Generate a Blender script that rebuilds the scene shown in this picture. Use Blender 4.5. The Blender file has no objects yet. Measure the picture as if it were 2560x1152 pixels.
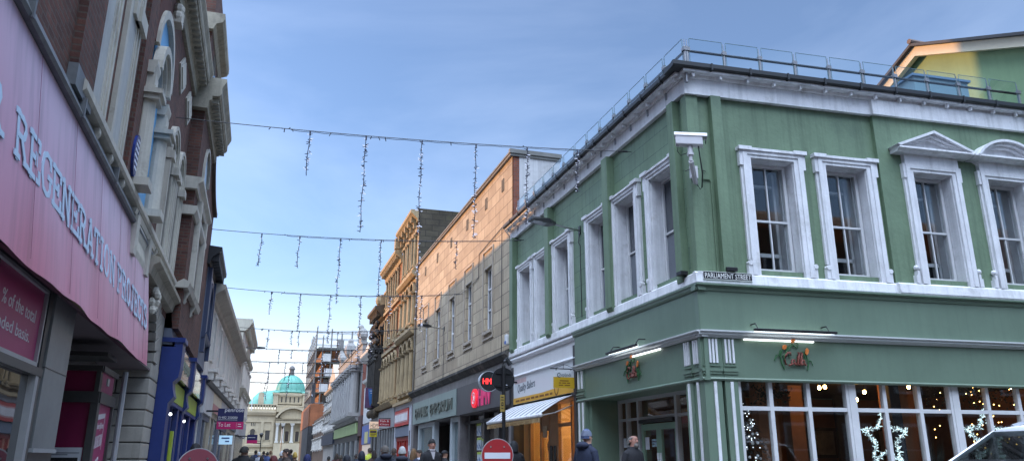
import bpy, bmesh, math, random
from mathutils import Vector, Matrix
R=math.radians
random.seed(7)
sc=bpy.context.scene
COL=sc.collection
# ------------------------------------------------------------------ camera
EYE=1.35; F=1925.; PITCH=math.atan(572/F); YAW=R(17.68)
cam=bpy.data.cameras.new('camera'); co=bpy.data.objects.new('camera',cam); COL.objects.link(co)
cam.sensor_width=36; cam.lens=F/2560*36; cam.clip_start=.05; cam.clip_end=3000
co.location=(0,0,EYE); co.rotation_euler=(R(90)+PITCH,0,-YAW); sc.camera=co
def at(u,v,D):
    "point D metres ahead of the viewer in the direction of a photo pixel"
    a=(u-1280)/F; b=(576-v)/F; cp,sp=math.cos(PITCH),math.sin(PITCH); cy,sy=math.cos(YAW),math.sin(YAW)
    fw=cp-b*sp; up=sp+b*cp; t=D/fw
    return Vector((t*(fw*sy+a*cy), t*(fw*cy-a*sy), EYE+t*up))
# ------------------------------------------------------------------ helpers
class MB:
    def __init__(s): s.v=[]; s.f=[]
    def add(s,vs,fs):
        k=len(s.v); s.v+= [tuple(v) for v in vs]; s.f+=[tuple(i+k for i in f) for f in fs]; return s
    def box(s,T,s0,s1,n0,n1,z0,z1):
        vs=[T(a,b,c) for a in (s0,s1) for b in (n0,n1) for c in (z0,z1)]
        return s.add(vs,[(0,1,3,2),(4,6,7,5),(0,4,5,1),(2,3,7,6),(0,2,6,4),(1,5,7,3)])
    def quad(s,*p): return s.add(p,[tuple(range(len(p)))])
    def mould(s,T,s0,s1,prof):
        n=len(prof); vs=[T(a,p[0],p[1]) for a in (s0,s1) for p in prof]
        fs=[(i,(i+1)%n,n+(i+1)%n,n+i) for i in range(n)]+[tuple(range(n)),tuple(range(n,2*n))]
        return s.add(vs,fs)
    def plate(s,T,poly,n0,n1):
        "polygon of (s,z) given thickness from n0 to n1"
        n=len(poly); vs=[T(p[0],a,p[1]) for a in (n0,n1) for p in poly]
        fs=[(i,(i+1)%n,n+(i+1)%n,n+i) for i in range(n)]+[tuple(range(n)),tuple(range(n,2*n))]
        return s.add(vs,fs)
    def tube(s,pts,r,k=8,r1=None):
        pts=[Vector(p) for p in pts]; n=len(pts); base=len(s.v); vs=[]
        for i,p in enumerate(pts):
            d=(pts[min(i+1,n-1)]-pts[max(i-1,0)]).normalized()
            a=d.orthogonal().normalized() if abs(d.z)<.95 else Vector((1,0,0)); a=(a-d*a.dot(d)).normalized(); b=d.cross(a)
            rr=r if r1 is None else r+(r1-r)*i/max(1,n-1)
            vs+=[p+(a*math.cos(6.2832*j/k)+b*math.sin(6.2832*j/k))*rr for j in range(k)]
        fs=[(i*k+j,i*k+(j+1)%k,(i+1)*k+(j+1)%k,(i+1)*k+j) for i in range(n-1) for j in range(k)]
        fs+=[tuple(range(k)),tuple(range((n-1)*k,n*k))]
        return s.add(vs,fs)
    def lathe(s,c,prof,k=16,sx=1,sy=1,a0=0):
        vs=[(c[0]+r*sx*math.cos(a0+6.2832*j/k),c[1]+r*sy*math.sin(a0+6.2832*j/k),c[2]+z) for r,z in prof for j in range(k)]
        n=len(prof)
        fs=[(i*k+j,i*k+(j+1)%k,(i+1)*k+(j+1)%k,(i+1)*k+j) for i in range(n-1) for j in range(k)]
        fs+=[tuple(range(k)),tuple(range((n-1)*k,n*k))]
        return s.add(vs,fs)
    def ball(s,c,r,rz=None,k=10,m=7,ry=None):
        rz=rz or r; ry=ry or r
        pr=[(math.sin(math.pi*i/m)*1.0 if 0<i<m else .02,-math.cos(math.pi*i/m)) for i in range(m+1)]
        vs=[(c[0]+q*r*math.cos(6.2832*j/k),c[1]+q*ry*math.sin(6.2832*j/k),c[2]+z*rz) for q,z in pr for j in range(k)]
        fs=[(i*k+j,i*k+(j+1)%k,(i+1)*k+(j+1)%k,(i+1)*k+j) for i in range(m) for j in range(k)]+[tuple(range(k)),tuple(range(m*k,(m+1)*k))]
        return s.add(vs,fs)
    def arch(s,T,c,zs,ri,ro,n0,n1,seg=12,a0=0,a1=180,ky=1):
        for i in range(seg):
            p=[]
            for a in (a0+(a1-a0)*i/seg, a0+(a1-a0)*(i+1)/seg):
                for r in (ri,ro): p.append((c+r*math.cos(R(a)),zs+ky*r*math.sin(R(a))))
            s.plate(T,[p[0],p[1],p[3],p[2]],n0,n1)
        return s
    def column(s,T,c,n,z0,z1,r,k=10,cap=.12,base=.1):
        s.tube([T(c,n,z0+base),T(c,n,z1-cap)],r,k,r*.86)
        s.box(T,c-r*1.35,c+r*1.35,n-r*1.3,n+r*1.35,z0,z0+base)
        s.box(T,c-r*1.2,c+r*1.2,n-r*1.15,n+r*1.2,z1-cap,z1-cap*.5); s.box(T,c-r*1.5,c+r*1.5,n-r*1.4,n+r*1.5,z1-cap*.5,z1)
        return s
    def build(s,name,mat,parent=None,smooth=False,bev=0):
        me=bpy.data.meshes.new(name); me.from_pydata(s.v,[],s.f)
        bm=bmesh.new(); bm.from_mesh(me); bmesh.ops.recalc_face_normals(bm,faces=bm.faces); bm.to_mesh(me); bm.free()
        for m in (mat if isinstance(mat,(list,tuple)) else [mat]): me.materials.append(m)
        if smooth:
            for p in me.polygons: p.use_smooth=True
        o=bpy.data.objects.new(name,me); COL.objects.link(o); attach(o,parent)
        if bev:
            b=o.modifiers.new('bevel','BEVEL'); b.width=bev; b.segments=2; b.limit_method='ANGLE'
        return o
WORLDLOC={}
def attach(o,parent):
    if parent is None: return
    o.parent=parent
    l=WORLDLOC.get(parent.name)
    if l is not None: o.matrix_parent_inverse=Matrix.Translation(-l)
def thing(name,label,cat,loc,group=None):
    o=bpy.data.objects.new(name,None); COL.objects.link(o); o.location=loc; o.empty_display_size=.2
    WORLDLOC[o.name]=Vector(loc); tag(o,label,cat,group); return o
def tag(o,label,cat,group=None,kind=None):
    o['label']=label; o['category']=cat
    if group: o['group']=group
    if kind: o['kind']=kind
    return o
def struct(o,kind='structure'): o['kind']=kind; return o
def plabel(o,l): o['label']=l; return o
def copy_tree(o,parent=None):
    c=o.copy(); COL.objects.link(c); c.parent=parent
    for ch in o.children: copy_tree(ch,c)
    return c
# ------------------------------------------------------------------ frames: (along, outwards, up) -> world
XR=8.0; XL=-2.15; CY=12.96; A4=R(4); A2=R(1.5)
FR=lambda s,n,z:(XR-n,s,z)
FP=lambda s,n,z:(XR+s*math.cos(A4)-n*math.sin(A4),CY-s*math.sin(A4)-n*math.cos(A4),z)
FL=lambda s,n,z:(XL+n,s,z)
XP=-1.87
FV=lambda s,n,z:(XP+n,s,z)
FW=lambda s,n,z:(XP+s*math.sin(A2)+n*math.cos(A2),27+s*math.cos(A2)-n*math.sin(A2),z)
FC=lambda s,n,z:(s,250-n,z)
W0=lambda s,n,z:(s,n,z)
def FY(y): return lambda s,n,z:(s,y-n,z)
# ------------------------------------------------------------------ materials
MATS={}
def _new(name):
    m=bpy.data.materials.new(name); m.use_nodes=True; nt=m.node_tree
    return m,nt,nt.nodes['Principled BSDF'],nt.nodes,nt.links
def M(name,col,rough=.6,var=.18,scale=2.2,streak=0.,bump=.0,bscale=40.,metal=0.,spec=.4,dirt=None,dirtamt=.0,brick=None,coat=0.):
    if name in MATS: return MATS[name]
    m,nt,b,N,L=_new(name); MATS[name]=m
    tc=N.new('ShaderNodeTexCoord'); v=tc.outputs['Object']
    c4=(*col,1)
    base=None
    def mapping(vec,scl):
        mp=N.new('ShaderNodeMapping'); L.new(vec,mp.inputs[0]); mp.inputs['Scale'].default_value=scl; return mp.outputs[0]
    def noise(vec,scl,det=4,rgh=.55):
        n=N.new('ShaderNodeTexNoise'); L.new(vec,n.inputs['Vector']); n.inputs['Scale'].default_value=scl; n.inputs['Detail'].default_value=det; n.inputs['Roughness'].default_value=rgh; return n.outputs['Fac']
    def mix(f,a,bb,mode='MIX'):
        x=N.new('ShaderNodeMix'); x.data_type='RGBA'; x.blend_type=mode
        if isinstance(f,(int,float)): x.inputs[0].default_value=f
        else: L.new(f,x.inputs[0])
        for i,q in ((6,a),(7,bb)):
            if isinstance(q,tuple): x.inputs[i].default_value=q
            else: L.new(q,x.inputs[i])
        return x.outputs[2]
    def ramp(f,a,bb):
        x=N.new('ShaderNodeMapRange'); L.new(f,x.inputs[0]); x.inputs[1].default_value=a; x.inputs[2].default_value=bb; return x.outputs[0]
    base=c4; hgt=None
    if brick:
        sep=N.new('ShaderNodeSeparateXYZ'); L.new(v,sep.inputs[0])
        ad=N.new('ShaderNodeMath'); L.new(sep.outputs[0],ad.inputs[0]); L.new(sep.outputs[1],ad.inputs[1])
        cb=N.new('ShaderNodeCombineXYZ'); L.new(ad.outputs[0],cb.inputs[0]); L.new(sep.outputs[2],cb.inputs[1])
        bt=N.new('ShaderNodeTexBrick'); L.new(cb.outputs[0],bt.inputs['Vector'])
        bt.inputs['Scale'].default_value=1; bt.inputs['Brick Width'].default_value=brick['w']; bt.inputs['Row Height'].default_value=brick['h']
        bt.inputs['Mortar Size'].default_value=brick.get('m',.008); bt.inputs['Mortar Smooth'].default_value=.3
        bt.inputs['Color1'].default_value=c4; bt.inputs['Color2'].default_value=(*brick.get('c2',[x*.72 for x in col]),1); bt.inputs['Mortar'].default_value=(*brick['mc'],1)
        bt.offset=brick.get('off',.5)
        base=bt.outputs['Color']; hgt=bt.outputs['Fac']
    if var:
        f=noise(v,scale,6,.62); dk=tuple(x*(1-var*1.6) for x in col)+(1,)
        mr=ramp(f,.35,.75)
        base=mix(mr,base,(1-var*1.7,)*3+(1,),'MULTIPLY') if brick else mix(mr,base,dk)
        f2=noise(v,scale*9,3); base=mix(ramp(f2,.3,.8),base,(1-var*.6,)*3+(1,),'MULTIPLY')
    if streak:
        sv=mapping(v,(5,5,.22)); f=noise(sv,1.6,5,.6); base=mix(ramp(f,.48,.8),base,(1-streak,)*3+(1,),'MULTIPLY')
    if dirtamt:
        f=noise(v,scale*.7,8,.7); base=mix(ramp(f,.62-dirtamt*.3,.8),base,(*(dirt or (.06,.055,.05)),1))
    if isinstance(base,tuple): b.inputs['Base Color'].default_value=base
    else: L.new(base,b.inputs['Base Color'])
    b.inputs['Roughness'].default_value=rough; b.inputs['Metallic'].default_value=metal
    b.inputs['Specular IOR Level'].default_value=spec
    if coat: b.inputs['Coat Weight'].default_value=coat; b.inputs['Coat Roughness'].default_value=.1
    if bump or hgt is not None:
        bp=N.new('ShaderNodeBump'); bp.inputs['Strength'].default_value=max(bump,.25 if hgt is not None else 0); bp.inputs['Distance'].default_value=.02
        nf=noise(v,bscale,4)
        if hgt is not None:
            mm=N.new('ShaderNodeMath'); mm.operation='MULTIPLY_ADD'; L.new(hgt,mm.inputs[0]); mm.inputs[1].default_value=-1.0; L.new(nf,mm.inputs[2]); L.new(mm.outputs[0],bp.inputs['Height'])
        else: L.new(nf,bp.inputs['Height'])
        L.new(bp.outputs[0],b.inputs['Normal'])
    return m
def EM(name,col,st):
    if name in MATS: return MATS[name]
    m,nt,b,N,L=_new(name); MATS[name]=m
    b.inputs['Base Color'].default_value=(*[c*.8 for c in col],1); b.inputs['Emission Color'].default_value=(*col,1); b.inputs['Emission Strength'].default_value=st
    return m
def dark_glass(name,col=(.02,.024,.028),rough=.03,wav=.02,var=.0,spec=.6):
    if name in MATS: return MATS[name]
    m,nt,b,N,L=_new(name); MATS[name]=m
    b.inputs['Base Color'].default_value=(*col,1); b.inputs['Roughness'].default_value=rough; b.inputs['Specular IOR Level'].default_value=spec
    tc=N.new('ShaderNodeTexCoord'); n=N.new('ShaderNodeTexNoise'); L.new(tc.outputs['Object'],n.inputs['Vector']); n.inputs['Scale'].default_value=1.3; n.inputs['Detail'].default_value=1
    bp=N.new('ShaderNodeBump'); bp.inputs['Strength'].default_value=wav*6; bp.inputs['Distance'].default_value=.05; L.new(n.outputs['Fac'],bp.inputs['Height']); L.new(bp.outputs[0],b.inputs['Normal'])
    if var:
        n2=N.new('ShaderNodeTexNoise'); L.new(tc.outputs['Object'],n2.inputs['Vector']); n2.inputs['Scale'].default_value=.9; n2.inputs['Detail'].default_value=5
        cr=N.new('ShaderNodeMix'); cr.data_type='RGBA'; L.new(n2.outputs['Fac'],cr.inputs[0]); cr.inputs[6].default_value=(*[c*(1-var) for c in col],1); cr.inputs[7].default_value=(*[c*(1+2*var) for c in col],1)
        L.new(cr.outputs[2],b.inputs['Base Color'])
    return m
def clear_glass(name,tint=(.96,.98,.98),refl=1.0):
    if name in MATS: return MATS[name]
    m=bpy.data.materials.new(name); m.use_nodes=True; nt=m.node_tree; N,L=nt.nodes,nt.links; N.clear(); MATS[name]=m
    o=N.new('ShaderNodeOutputMaterial'); t=N.new('ShaderNodeBsdfTransparent'); t.inputs[0].default_value=(*tint,1)
    g=N.new('ShaderNodeBsdfGlossy'); g.inputs['Roughness'].default_value=.02; lw=N.new('ShaderNodeLayerWeight'); lw.inputs[0].default_value=.5; pw=N.new('ShaderNodeMath'); pw.operation='POWER'; L.new(lw.outputs['Facing'],pw.inputs[0]); pw.inputs[1].default_value=4.0
    fr=N.new('ShaderNodeMath'); fr.operation='MULTIPLY_ADD'; L.new(pw.outputs[0],fr.inputs[0]); fr.inputs[1].default_value=.9; fr.inputs[2].default_value=.05
    mu=N.new('ShaderNodeMath'); mu.operation='MULTIPLY'; mu.use_clamp=True; L.new(fr.outputs[0],mu.inputs[0]); mu.inputs[1].default_value=refl
    x=N.new('ShaderNodeMixShader'); L.new(mu.outputs[0],x.inputs[0]); L.new(t.outputs[0],x.inputs[1]); L.new(g.outputs[0],x.inputs[2]); L.new(x.outputs[0],o.inputs[0])
    return m
def sheened(name,c0,c1):
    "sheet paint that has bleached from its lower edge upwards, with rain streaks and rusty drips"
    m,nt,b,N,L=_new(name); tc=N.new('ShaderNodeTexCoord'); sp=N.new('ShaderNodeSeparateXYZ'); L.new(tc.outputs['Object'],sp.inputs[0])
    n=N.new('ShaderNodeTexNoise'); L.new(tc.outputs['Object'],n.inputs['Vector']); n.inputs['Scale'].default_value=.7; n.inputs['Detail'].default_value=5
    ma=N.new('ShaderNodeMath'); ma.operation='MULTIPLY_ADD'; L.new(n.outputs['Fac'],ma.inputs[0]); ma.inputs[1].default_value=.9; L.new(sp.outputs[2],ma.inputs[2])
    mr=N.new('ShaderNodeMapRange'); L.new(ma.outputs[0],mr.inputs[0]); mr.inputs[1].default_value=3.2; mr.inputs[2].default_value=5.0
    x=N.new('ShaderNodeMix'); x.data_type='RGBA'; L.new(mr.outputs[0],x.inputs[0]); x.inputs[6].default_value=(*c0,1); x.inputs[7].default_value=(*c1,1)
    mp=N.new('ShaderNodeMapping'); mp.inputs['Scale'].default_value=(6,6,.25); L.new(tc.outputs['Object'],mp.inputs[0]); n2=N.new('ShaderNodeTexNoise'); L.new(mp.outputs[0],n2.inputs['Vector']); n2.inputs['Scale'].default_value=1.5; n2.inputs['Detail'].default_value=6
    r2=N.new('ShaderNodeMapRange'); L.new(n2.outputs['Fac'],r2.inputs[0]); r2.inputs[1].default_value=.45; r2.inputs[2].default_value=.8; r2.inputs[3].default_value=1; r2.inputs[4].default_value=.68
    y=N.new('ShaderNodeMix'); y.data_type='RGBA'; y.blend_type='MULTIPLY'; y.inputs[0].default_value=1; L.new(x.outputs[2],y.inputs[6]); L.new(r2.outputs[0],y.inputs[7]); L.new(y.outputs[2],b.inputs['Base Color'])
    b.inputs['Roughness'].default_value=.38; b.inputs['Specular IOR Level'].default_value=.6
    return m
# ------------------------------------------------------------------ lettering
DG=None
def text(body,mat,T,s0,s1,z0,z1,n,ext=.01,parent=None,name='lettering',flip=1,slope=0.,shear=0.):
    "words fitted into the rectangle s0..s1, z0..z1 of a wall frame; they read towards +s if flip=1, towards -s if flip=-1"
    cu=bpy.data.curves.new('t','FONT'); cu.body=body; cu.size=1; cu.extrude=0; cu.shear=shear; cu.resolution_u=3
    ob=bpy.data.objects.new('t',cu); COL.objects.link(ob)
    dg=bpy.context.evaluated_depsgraph_get(); me=bpy.data.meshes.new_from_object(ob.evaluated_get(dg))
    bpy.data.objects.remove(ob); bpy.data.curves.remove(cu)
    bm=bmesh.new(); bm.from_mesh(me)
    r=bmesh.ops.extrude_face_region(bm,geom=bm.faces[:]); 
    for e in r['geom']:
        if isinstance(e,bmesh.types.BMVert): e.co.z+=1
    xs=[v.co.x for v in bm.verts]; ys=[v.co.y for v in bm.verts]; x0,x1,y0,y1=min(xs),max(xs),min(ys),max(ys)
    for v in bm.verts:
        fx=(v.co.x-x0)/(x1-x0); fy=(v.co.y-y0)/(y1-y0)
        s=s0+(s1-s0)*fx if flip==1 else s1-(s1-s0)*fx
        v.co=Vector(T(s,n+v.co.z*ext,z0+(z1-z0)*fy+slope*fx))
    bmesh.ops.recalc_face_normals(bm,faces=bm.faces); bm.to_mesh(me); bm.free(); me.materials.clear(); me.materials.append(mat); me.name=name
    o=bpy.data.objects.new(name,me); COL.objects.link(o); attach(o,parent); return o
def marks(mat,T,s0,s1,z0,z1,n,parent,words,ext=.004):
    "a line of print too small to read in the photograph: a short block per word"
    rnd=random.Random(int(abs(s0*100)+words)); ws=[.6+rnd.random() for _ in range(words)]; u=(s1-s0)/(sum(ws)+.3*(words-1)); b=MB(); s=s0
    for w in ws: b.box(T,s,s+w*u,n,n+ext,z0,z1); s+=(w+.3)*u
    return b.build('print',mat,parent)
# ------------------------------------------------------------------ building pieces
def wall(T,s0,s1,z0,z1,holes,mat,parent,depth=.25,n=0,name='wall'):
    b=MB(); ss=sorted({s0,s1,*[h[0] for h in holes],*[h[1] for h in holes]}); zs=sorted({z0,z1,*[h[2] for h in holes],*[h[3] for h in holes]})
    ss=[x for x in ss if s0<=x<=s1]; zs=[x for x in zs if z0<=x<=z1]
    for i in range(len(ss)-1):
        for j in range(len(zs)-1):
            cs=(ss[i]+ss[i+1])/2; cz=(zs[j]+zs[j+1])/2
            if any(h[0]<cs<h[1] and h[2]<cz<h[3] for h in holes): continue
            b.quad(T(ss[i],n,zs[j]),T(ss[i+1],n,zs[j]),T(ss[i+1],n,zs[j+1]),T(ss[i],n,zs[j+1]))
    for h in holes:
        d=h[4] if len(h)>4 else depth; a,c,e,f=h[:4]
        b.quad(T(a,n,e),T(a,n-d,e),T(a,n-d,f),T(a,n,f)); b.quad(T(c,n,e),T(c,n-d,e),T(c,n-d,f),T(c,n,f))
        b.quad(T(a,n,e),T(c,n,e),T(c,n-d,e),T(a,n-d,e)); b.quad(T(a,n,f),T(c,n,f),T(c,n-d,f),T(a,n-d,f))
    me=bpy.data.meshes.new(name); me.from_pydata(b.v,[],b.f); bm=bmesh.new(); bm.from_mesh(me)
    bmesh.ops.remove_doubles(bm,verts=bm.verts,dist=1e-4); bmesh.ops.recalc_face_normals(bm,faces=bm.faces); bm.to_mesh(me); bm.free()
    me.materials.append(mat); o=bpy.data.objects.new(name,me); COL.objects.link(o); attach(o,parent); return o
def sash(T,s0,s1,z0,z1,n,mf,mg,parent,cols=2,rows=2,fw=.06,bar=.035,name='window',lower=None,rail=.5,panes=True):
    b=MB(); b.box(T,s0,s0+fw,n-.05,n+.03,z0,z1); b.box(T,s1-fw,s1,n-.05,n+.03,z0,z1); b.box(T,s0+fw,s1-fw,n-.05,n+.03,z0,z0+fw*1.3); b.box(T,s0+fw,s1-fw,n-.05,n+.03,z1-fw,z1)
    for i in range(1,cols):
        c=s0+(s1-s0)*i/cols; b.box(T,c-bar/2,c+bar/2,n-.03,n+.015,z0+fw*1.3,z1-fw)
    for j in range(1,rows):
        c=z0+(z1-z0)*(rail if rows==2 else j/rows); b.box(T,s0+fw,s1-fw,n-.035,n+.025,c-bar*.7,c+bar*.7)
    w=b.build(name,mf,parent)
    if panes:
        if lower:
            c=z0+(z1-z0)*rail
            MB().box(T,s0+.01,s1-.01,n-.02,n-.012,c,z1-.01).build('pane',mg,w); MB().box(T,s0+.01,s1-.01,n-.02,n-.012,z0+.01,c).build('pane',lower,w)
        else: MB().box(T,s0+.01,s1-.01,n-.02,n-.012,z0+.01,z1-.01).build('pane',mg,w)
    return w
def mass(pts,z0,z1,mat,parent,name='wall'):
    n=len(pts); vs=[(x,y,z) for z in (z0,z1) for x,y in pts]
    return MB().add(vs,[(i,(i+1)%n,n+(i+1)%n,n+i) for i in range(n)]+[tuple(range(n)),tuple(range(n,2*n))]).build(name,mat,parent)
# ------------------------------------------------------------------ palette
GREEN=M('green_paint',(.165,.24,.15),.55,.15,1.1,streak=.34,bump=.3,bscale=14,dirt=(.095,.14,.095),dirtamt=.14)
GREENB=M('green_blocks',(.175,.26,.165),.6,.15,1.6,streak=.34,brick=dict(w=1.15,h=.42,m=.009,mc=(.085,.135,.095),c2=(.16,.24,.165)),dirt=(.10,.15,.105),dirtamt=.14)
GREENF=M('green_fascia',(.14,.20,.145),.42,.09,.7,streak=.12,bump=.12,bscale=7,spec=.5)
WHITE=M('white_paint',(.76,.76,.78),.5,.12,2.5,streak=.32,bump=.2,bscale=30,dirt=(.38,.37,.35),dirtamt=.2)
WHITED=M('white_frame',(.62,.62,.63),.45,.08,3)
GREYW=M('grey_frame',(.42,.42,.42),.45,.08,3)
GUTTER=M('gutter_black',(.025,.027,.03),.45,.1,4)
BLACK=M('black_metal',(.015,.015,.017),.4,.1,5)
STEEL=M('steel',(.5,.5,.5),.3,.05,5,metal=1)
HMVST=M('pale_ashlar',(.56,.46,.325),.75,.16,1.1,streak=.22,bump=.15,brick=dict(w=1.05,h=.47,m=.018,mc=(.20,.16,.12),c2=(.40,.315,.22)),dirt=(.25,.21,.17),dirtamt=.18)
HMVTR=M('pale_stone_trim',(.44,.38,.31),.75,.15,2,streak=.2)
GOLDST=M('golden_stone',(.44,.33,.19),.8,.2,2,streak=.3,bump=.25,bscale=15,dirt=(.12,.09,.06),dirtamt=.2)
DKSTONE=M('dark_shaded_stone',(.10,.085,.06),.9,.3,1.5,brick=dict(w=.8,h=.35,m=.02,mc=(.035,.03,.025),c2=(.06,.05,.035)),dirt=(.08,.075,.03),dirtamt=.25)  # dark stone, with the side wall's shade put into its colour
ORBRICK=M('orange_brick',(.36,.13,.055),.8,.15,3,brick=dict(w=.24,h=.08,m=.010,mc=(.24,.16,.10)))
BLKST=M('black_stone',(.045,.04,.035),.7,.3,3,bump=.4,bscale=10)
GREYST=M('grey_stone',(.30,.295,.285),.8,.15,1.2,streak=.35,bump=.1)
BRICK=M('dark_brick',(.165,.066,.048),.85,.25,1.3,streak=.25,brick=dict(w=.225,h=.075,m=.012,mc=(.12,.085,.07),c2=(.095,.04,.032)),dirt=(.05,.035,.03),dirtamt=.12)
STONE=M('cream_stone',(.52,.49,.42),.6,.14,2.2,streak=.28,bump=.12,bscale=25,dirt=(.16,.15,.13),dirtamt=.12)
RUST=M('grey_rustic',(.36,.34,.30),.7,.15,2,streak=.15,bump=.15,bscale=30)
CORN=M('weathered_cornice',(.36,.33,.26),.75,.25,2.2,streak=.35,bump=.2,dirt=(.1,.09,.08),dirtamt=.25)
LEAD=M('lead',(.16,.17,.18),.5,.25,3,streak=.3)
STUCCO=M('white_stucco',(.68,.65,.60),.7,.12,.8,streak=.3,bump=.05)
ROOF=M('slate_roof',(.07,.07,.075),.7,.2,2)
CITY=M('city_stone',(.50,.42,.29),.8,.18,.25,streak=.3)
COPPER=M('copper_green',(.13,.36,.29),.6,.12,.3,streak=.15)
PGLASS=dark_glass('window_glass'); SKYG=dark_glass('sky_glass',(.05,.058,.07),.05,.02,spec=.9); FROST=dark_glass('frosted_glass',(.13,.145,.17),.3,.0)
FARG=dark_glass('far_glass',(.03,.032,.035),.15,.0,.3)
CLEAR=clear_glass('clear_glass'); SHOPG=clear_glass('shop_glass',(.94,.96,.96),1.0)
# ================================================================== setting
def flat(name,pts,z0,z1,mat,kind='structure'):
    o=mass(pts,z0,z1,mat,None,name); o['kind']=kind; return o
ASPH=M('asphalt',(.05,.05,.052),.8,.25,.8,bump=.2,bscale=80)
PAVE=M('paving',(.22,.21,.2),.8,.15,1,brick=dict(w=.6,h=.4,m=.01,mc=(.1,.1,.1)))
def _paving(name,col):
    m,nt,b,N,L=_new(name); tc=N.new('ShaderNodeTexCoord'); bt=N.new('ShaderNodeTexBrick'); L.new(tc.outputs['Object'],bt.inputs['Vector']); bt.inputs['Scale'].default_value=1
    bt.inputs['Brick Width'].default_value=.6; bt.inputs['Row Height'].default_value=.4; bt.inputs['Mortar Size'].default_value=.008
    bt.inputs['Color1'].default_value=(*col,1); bt.inputs['Color2'].default_value=(*[c*.8 for c in col],1); bt.inputs['Mortar'].default_value=(.07,.07,.07,1)
    L.new(bt.outputs[0],b.inputs['Base Color']); b.inputs['Roughness'].default_value=.8; return m
SLAB=_paving('paving_slabs',(.24,.23,.22))
flat('ground',[(-900,-900),(900,-900),(900,1400),(-900,1400)],-.5,-.03,M('far_ground',(.12,.115,.11),.9,.2,.05))
flat('road',[(-.3,13),(5.2,13),(5.2,235),(-.3,235)],-.029,0,_paving('setts',(.17,.16,.155)))
flat('side_road',[(-60,-3),(60,-7.5),(60,6.5),(10,9.6),(5.2,12.99),(-.3,12.99),(-60,11)],-.028,.002,ASPH)
flat('pavement',[(5.2,13.004),(9,10.9),(40,8.7),(40,30),(20,250),(5.2,250)],-.027,.12,SLAB)
flat('pavement',[(-30,-2.9),(-.3,-2.9),(-.3,250),(-30,250)],-.026,.12,SLAB)
# ================================================================== corner building (green)
cb=thing('corner_building','two storey green corner building with white window surrounds, white cornice and a restaurant below','building',(XR,CY,0))
OW=[14.17,15.98,17.63,20.15,21.77,23.47]
wall(FR,CY,25.0,4.6,8.8,[(c-.5,c+.5,5.0,7.4) for c in OW],GREENB,cb,.3)
wall(FP,0,4.44,4.6,8.8,[(c-.51,c+.51,5.0,7.4) for c in (1.83,3.61)],GREEN,cb,.32)
wall(FP,4.44,16,4.6,8.8,[(c-.51,c+.51,5.0,7.4) for c in (5.73,7.7,9.7,11.6,13.6)],GREEN,cb,.32,n=.1)
MB().quad(FP(4.44,0,4.6),FP(4.44,.1,4.6),FP(4.44,.1,8.8),FP(4.44,0,8.8)).build('wall',GREEN,cb)
DKIN=M('dark_interior',(.055,.04,.03),.8,.3,.8)
# first floor rooms (dark) behind the Parliament side, solid core elsewhere
rm=MB(); T=FP
rm.quad(T(.2,-3.5,4.7),T(16,-3.5,4.7),T(16,-3.5,8.2),T(.2,-3.5,8.2)); rm.quad(T(.35,-.35,8.2),T(16,-.35,8.2),T(16,-3.5,8.2),T(.35,-3.5,8.2)); rm.quad(T(.35,-.35,4.7),T(16,-.35,4.7),T(16,-3.5,4.7),T(.35,-3.5,4.7))
for s in (.35,2.72,4.7,6.7,8.7,16): rm.quad(T(s,-.35,4.7),T(s,-3.5,4.7),T(s,-3.5,8.2),T(s,-.35,8.2))
rm.build('room',DKIN,cb)
MB().box(FP,16,16.3,-11,.1,0,8.8).build('wall',GREEN,cb)
mass([(8.36,16.6),(24,15.2),(24,24.9),(8.36,24.9)],4.7,8.7,DKIN,cb,'core')
mass([(8.05,25.0),(24,25.0),(24,11.8),(8.02,12.94)],8.86,8.95,ROOF,cb,'roof')
mass([(8.0,25.0),(24,25.0),(24,24.96),(8.0,24.96)],0,8.85,GREEN,cb)
# pilasters of the upper storey
for s0,s1,n in ((13.32,13.56,.16),(16.62,16.95,.2),(20.93,21.25,.2),(24.45,24.78,.2)):
    b=MB(); b.box(FR,s0,s1,0,n,4.86,8.72); b.add([FR(s0,0,4.86),FR(s1,0,4.86),FR(s0,n,4.86),FR(s1,n,4.86),FR(s0,.15,4.76),FR(s1,.15,4.76),FR(s0,0,4.76),FR(s1,0,4.76)],[(2,3,5,4),(4,5,7,6),(0,2,4,6),(1,3,5,7)]); b.build('pilaster',GREEN,cb)
b=MB(); b.box(FP,.47,.70,0,.15,4.86,8.7); b.build('pilaster',GREEN,cb)
b=MB(); b.box(FP,-.06,.2,-.2,.06,4.87,8.72); b.build('pilaster',GREEN,cb)
# cornice, frieze, gutter
def cornice_run(T,s0,s1,n,zb,nb):
    MB().box(T,s0,s1,n,n+.1,zb,9.05).build('frieze',WHITE,cb)
    b=MB(); b.mould(T,s0-(.1 if T is FP else 0),s1,[(n,9.05),(n+.14,9.05),(n+.16,9.12),(n+.30,9.12),(n+.30,9.17),(n,9.17)])
    k=int((s1-s0)/.62)
    for i in range(k+1):
        s=s0+.15+i*(s1-s0-.3)/max(1,k); b.box(T,s-.025,s+.025,n+.17,n+.26,9.03,9.12)
    b.build('cornice',WHITE,cb)
    g=MB(); g.mould(T,s0-(.36 if T is FP else .0),s1,[(n-.1,9.171),(n+.34,9.171),(n+.38,9.20),(n+.38,9.29),(n+.33,9.29),(n+.2,9.26),(n-.1,9.32)])
    for i in range(int((s1-s0)/.9)): g.box(T,s0+.5+i*.9,s0+.54+i*.9,n+.28,n+.395,9.15,9.30)
    g.build('gutter',GUTTER,cb)
cornice_run(FR,CY-.09,25.0,0,8.74,0)
cornice_run(FP,-.1,16,0.02,8.70,0)
MB().box(FP,4.40,16,.12,.2,8.69,9.04).build('frieze',WHITE,cb)
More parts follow.
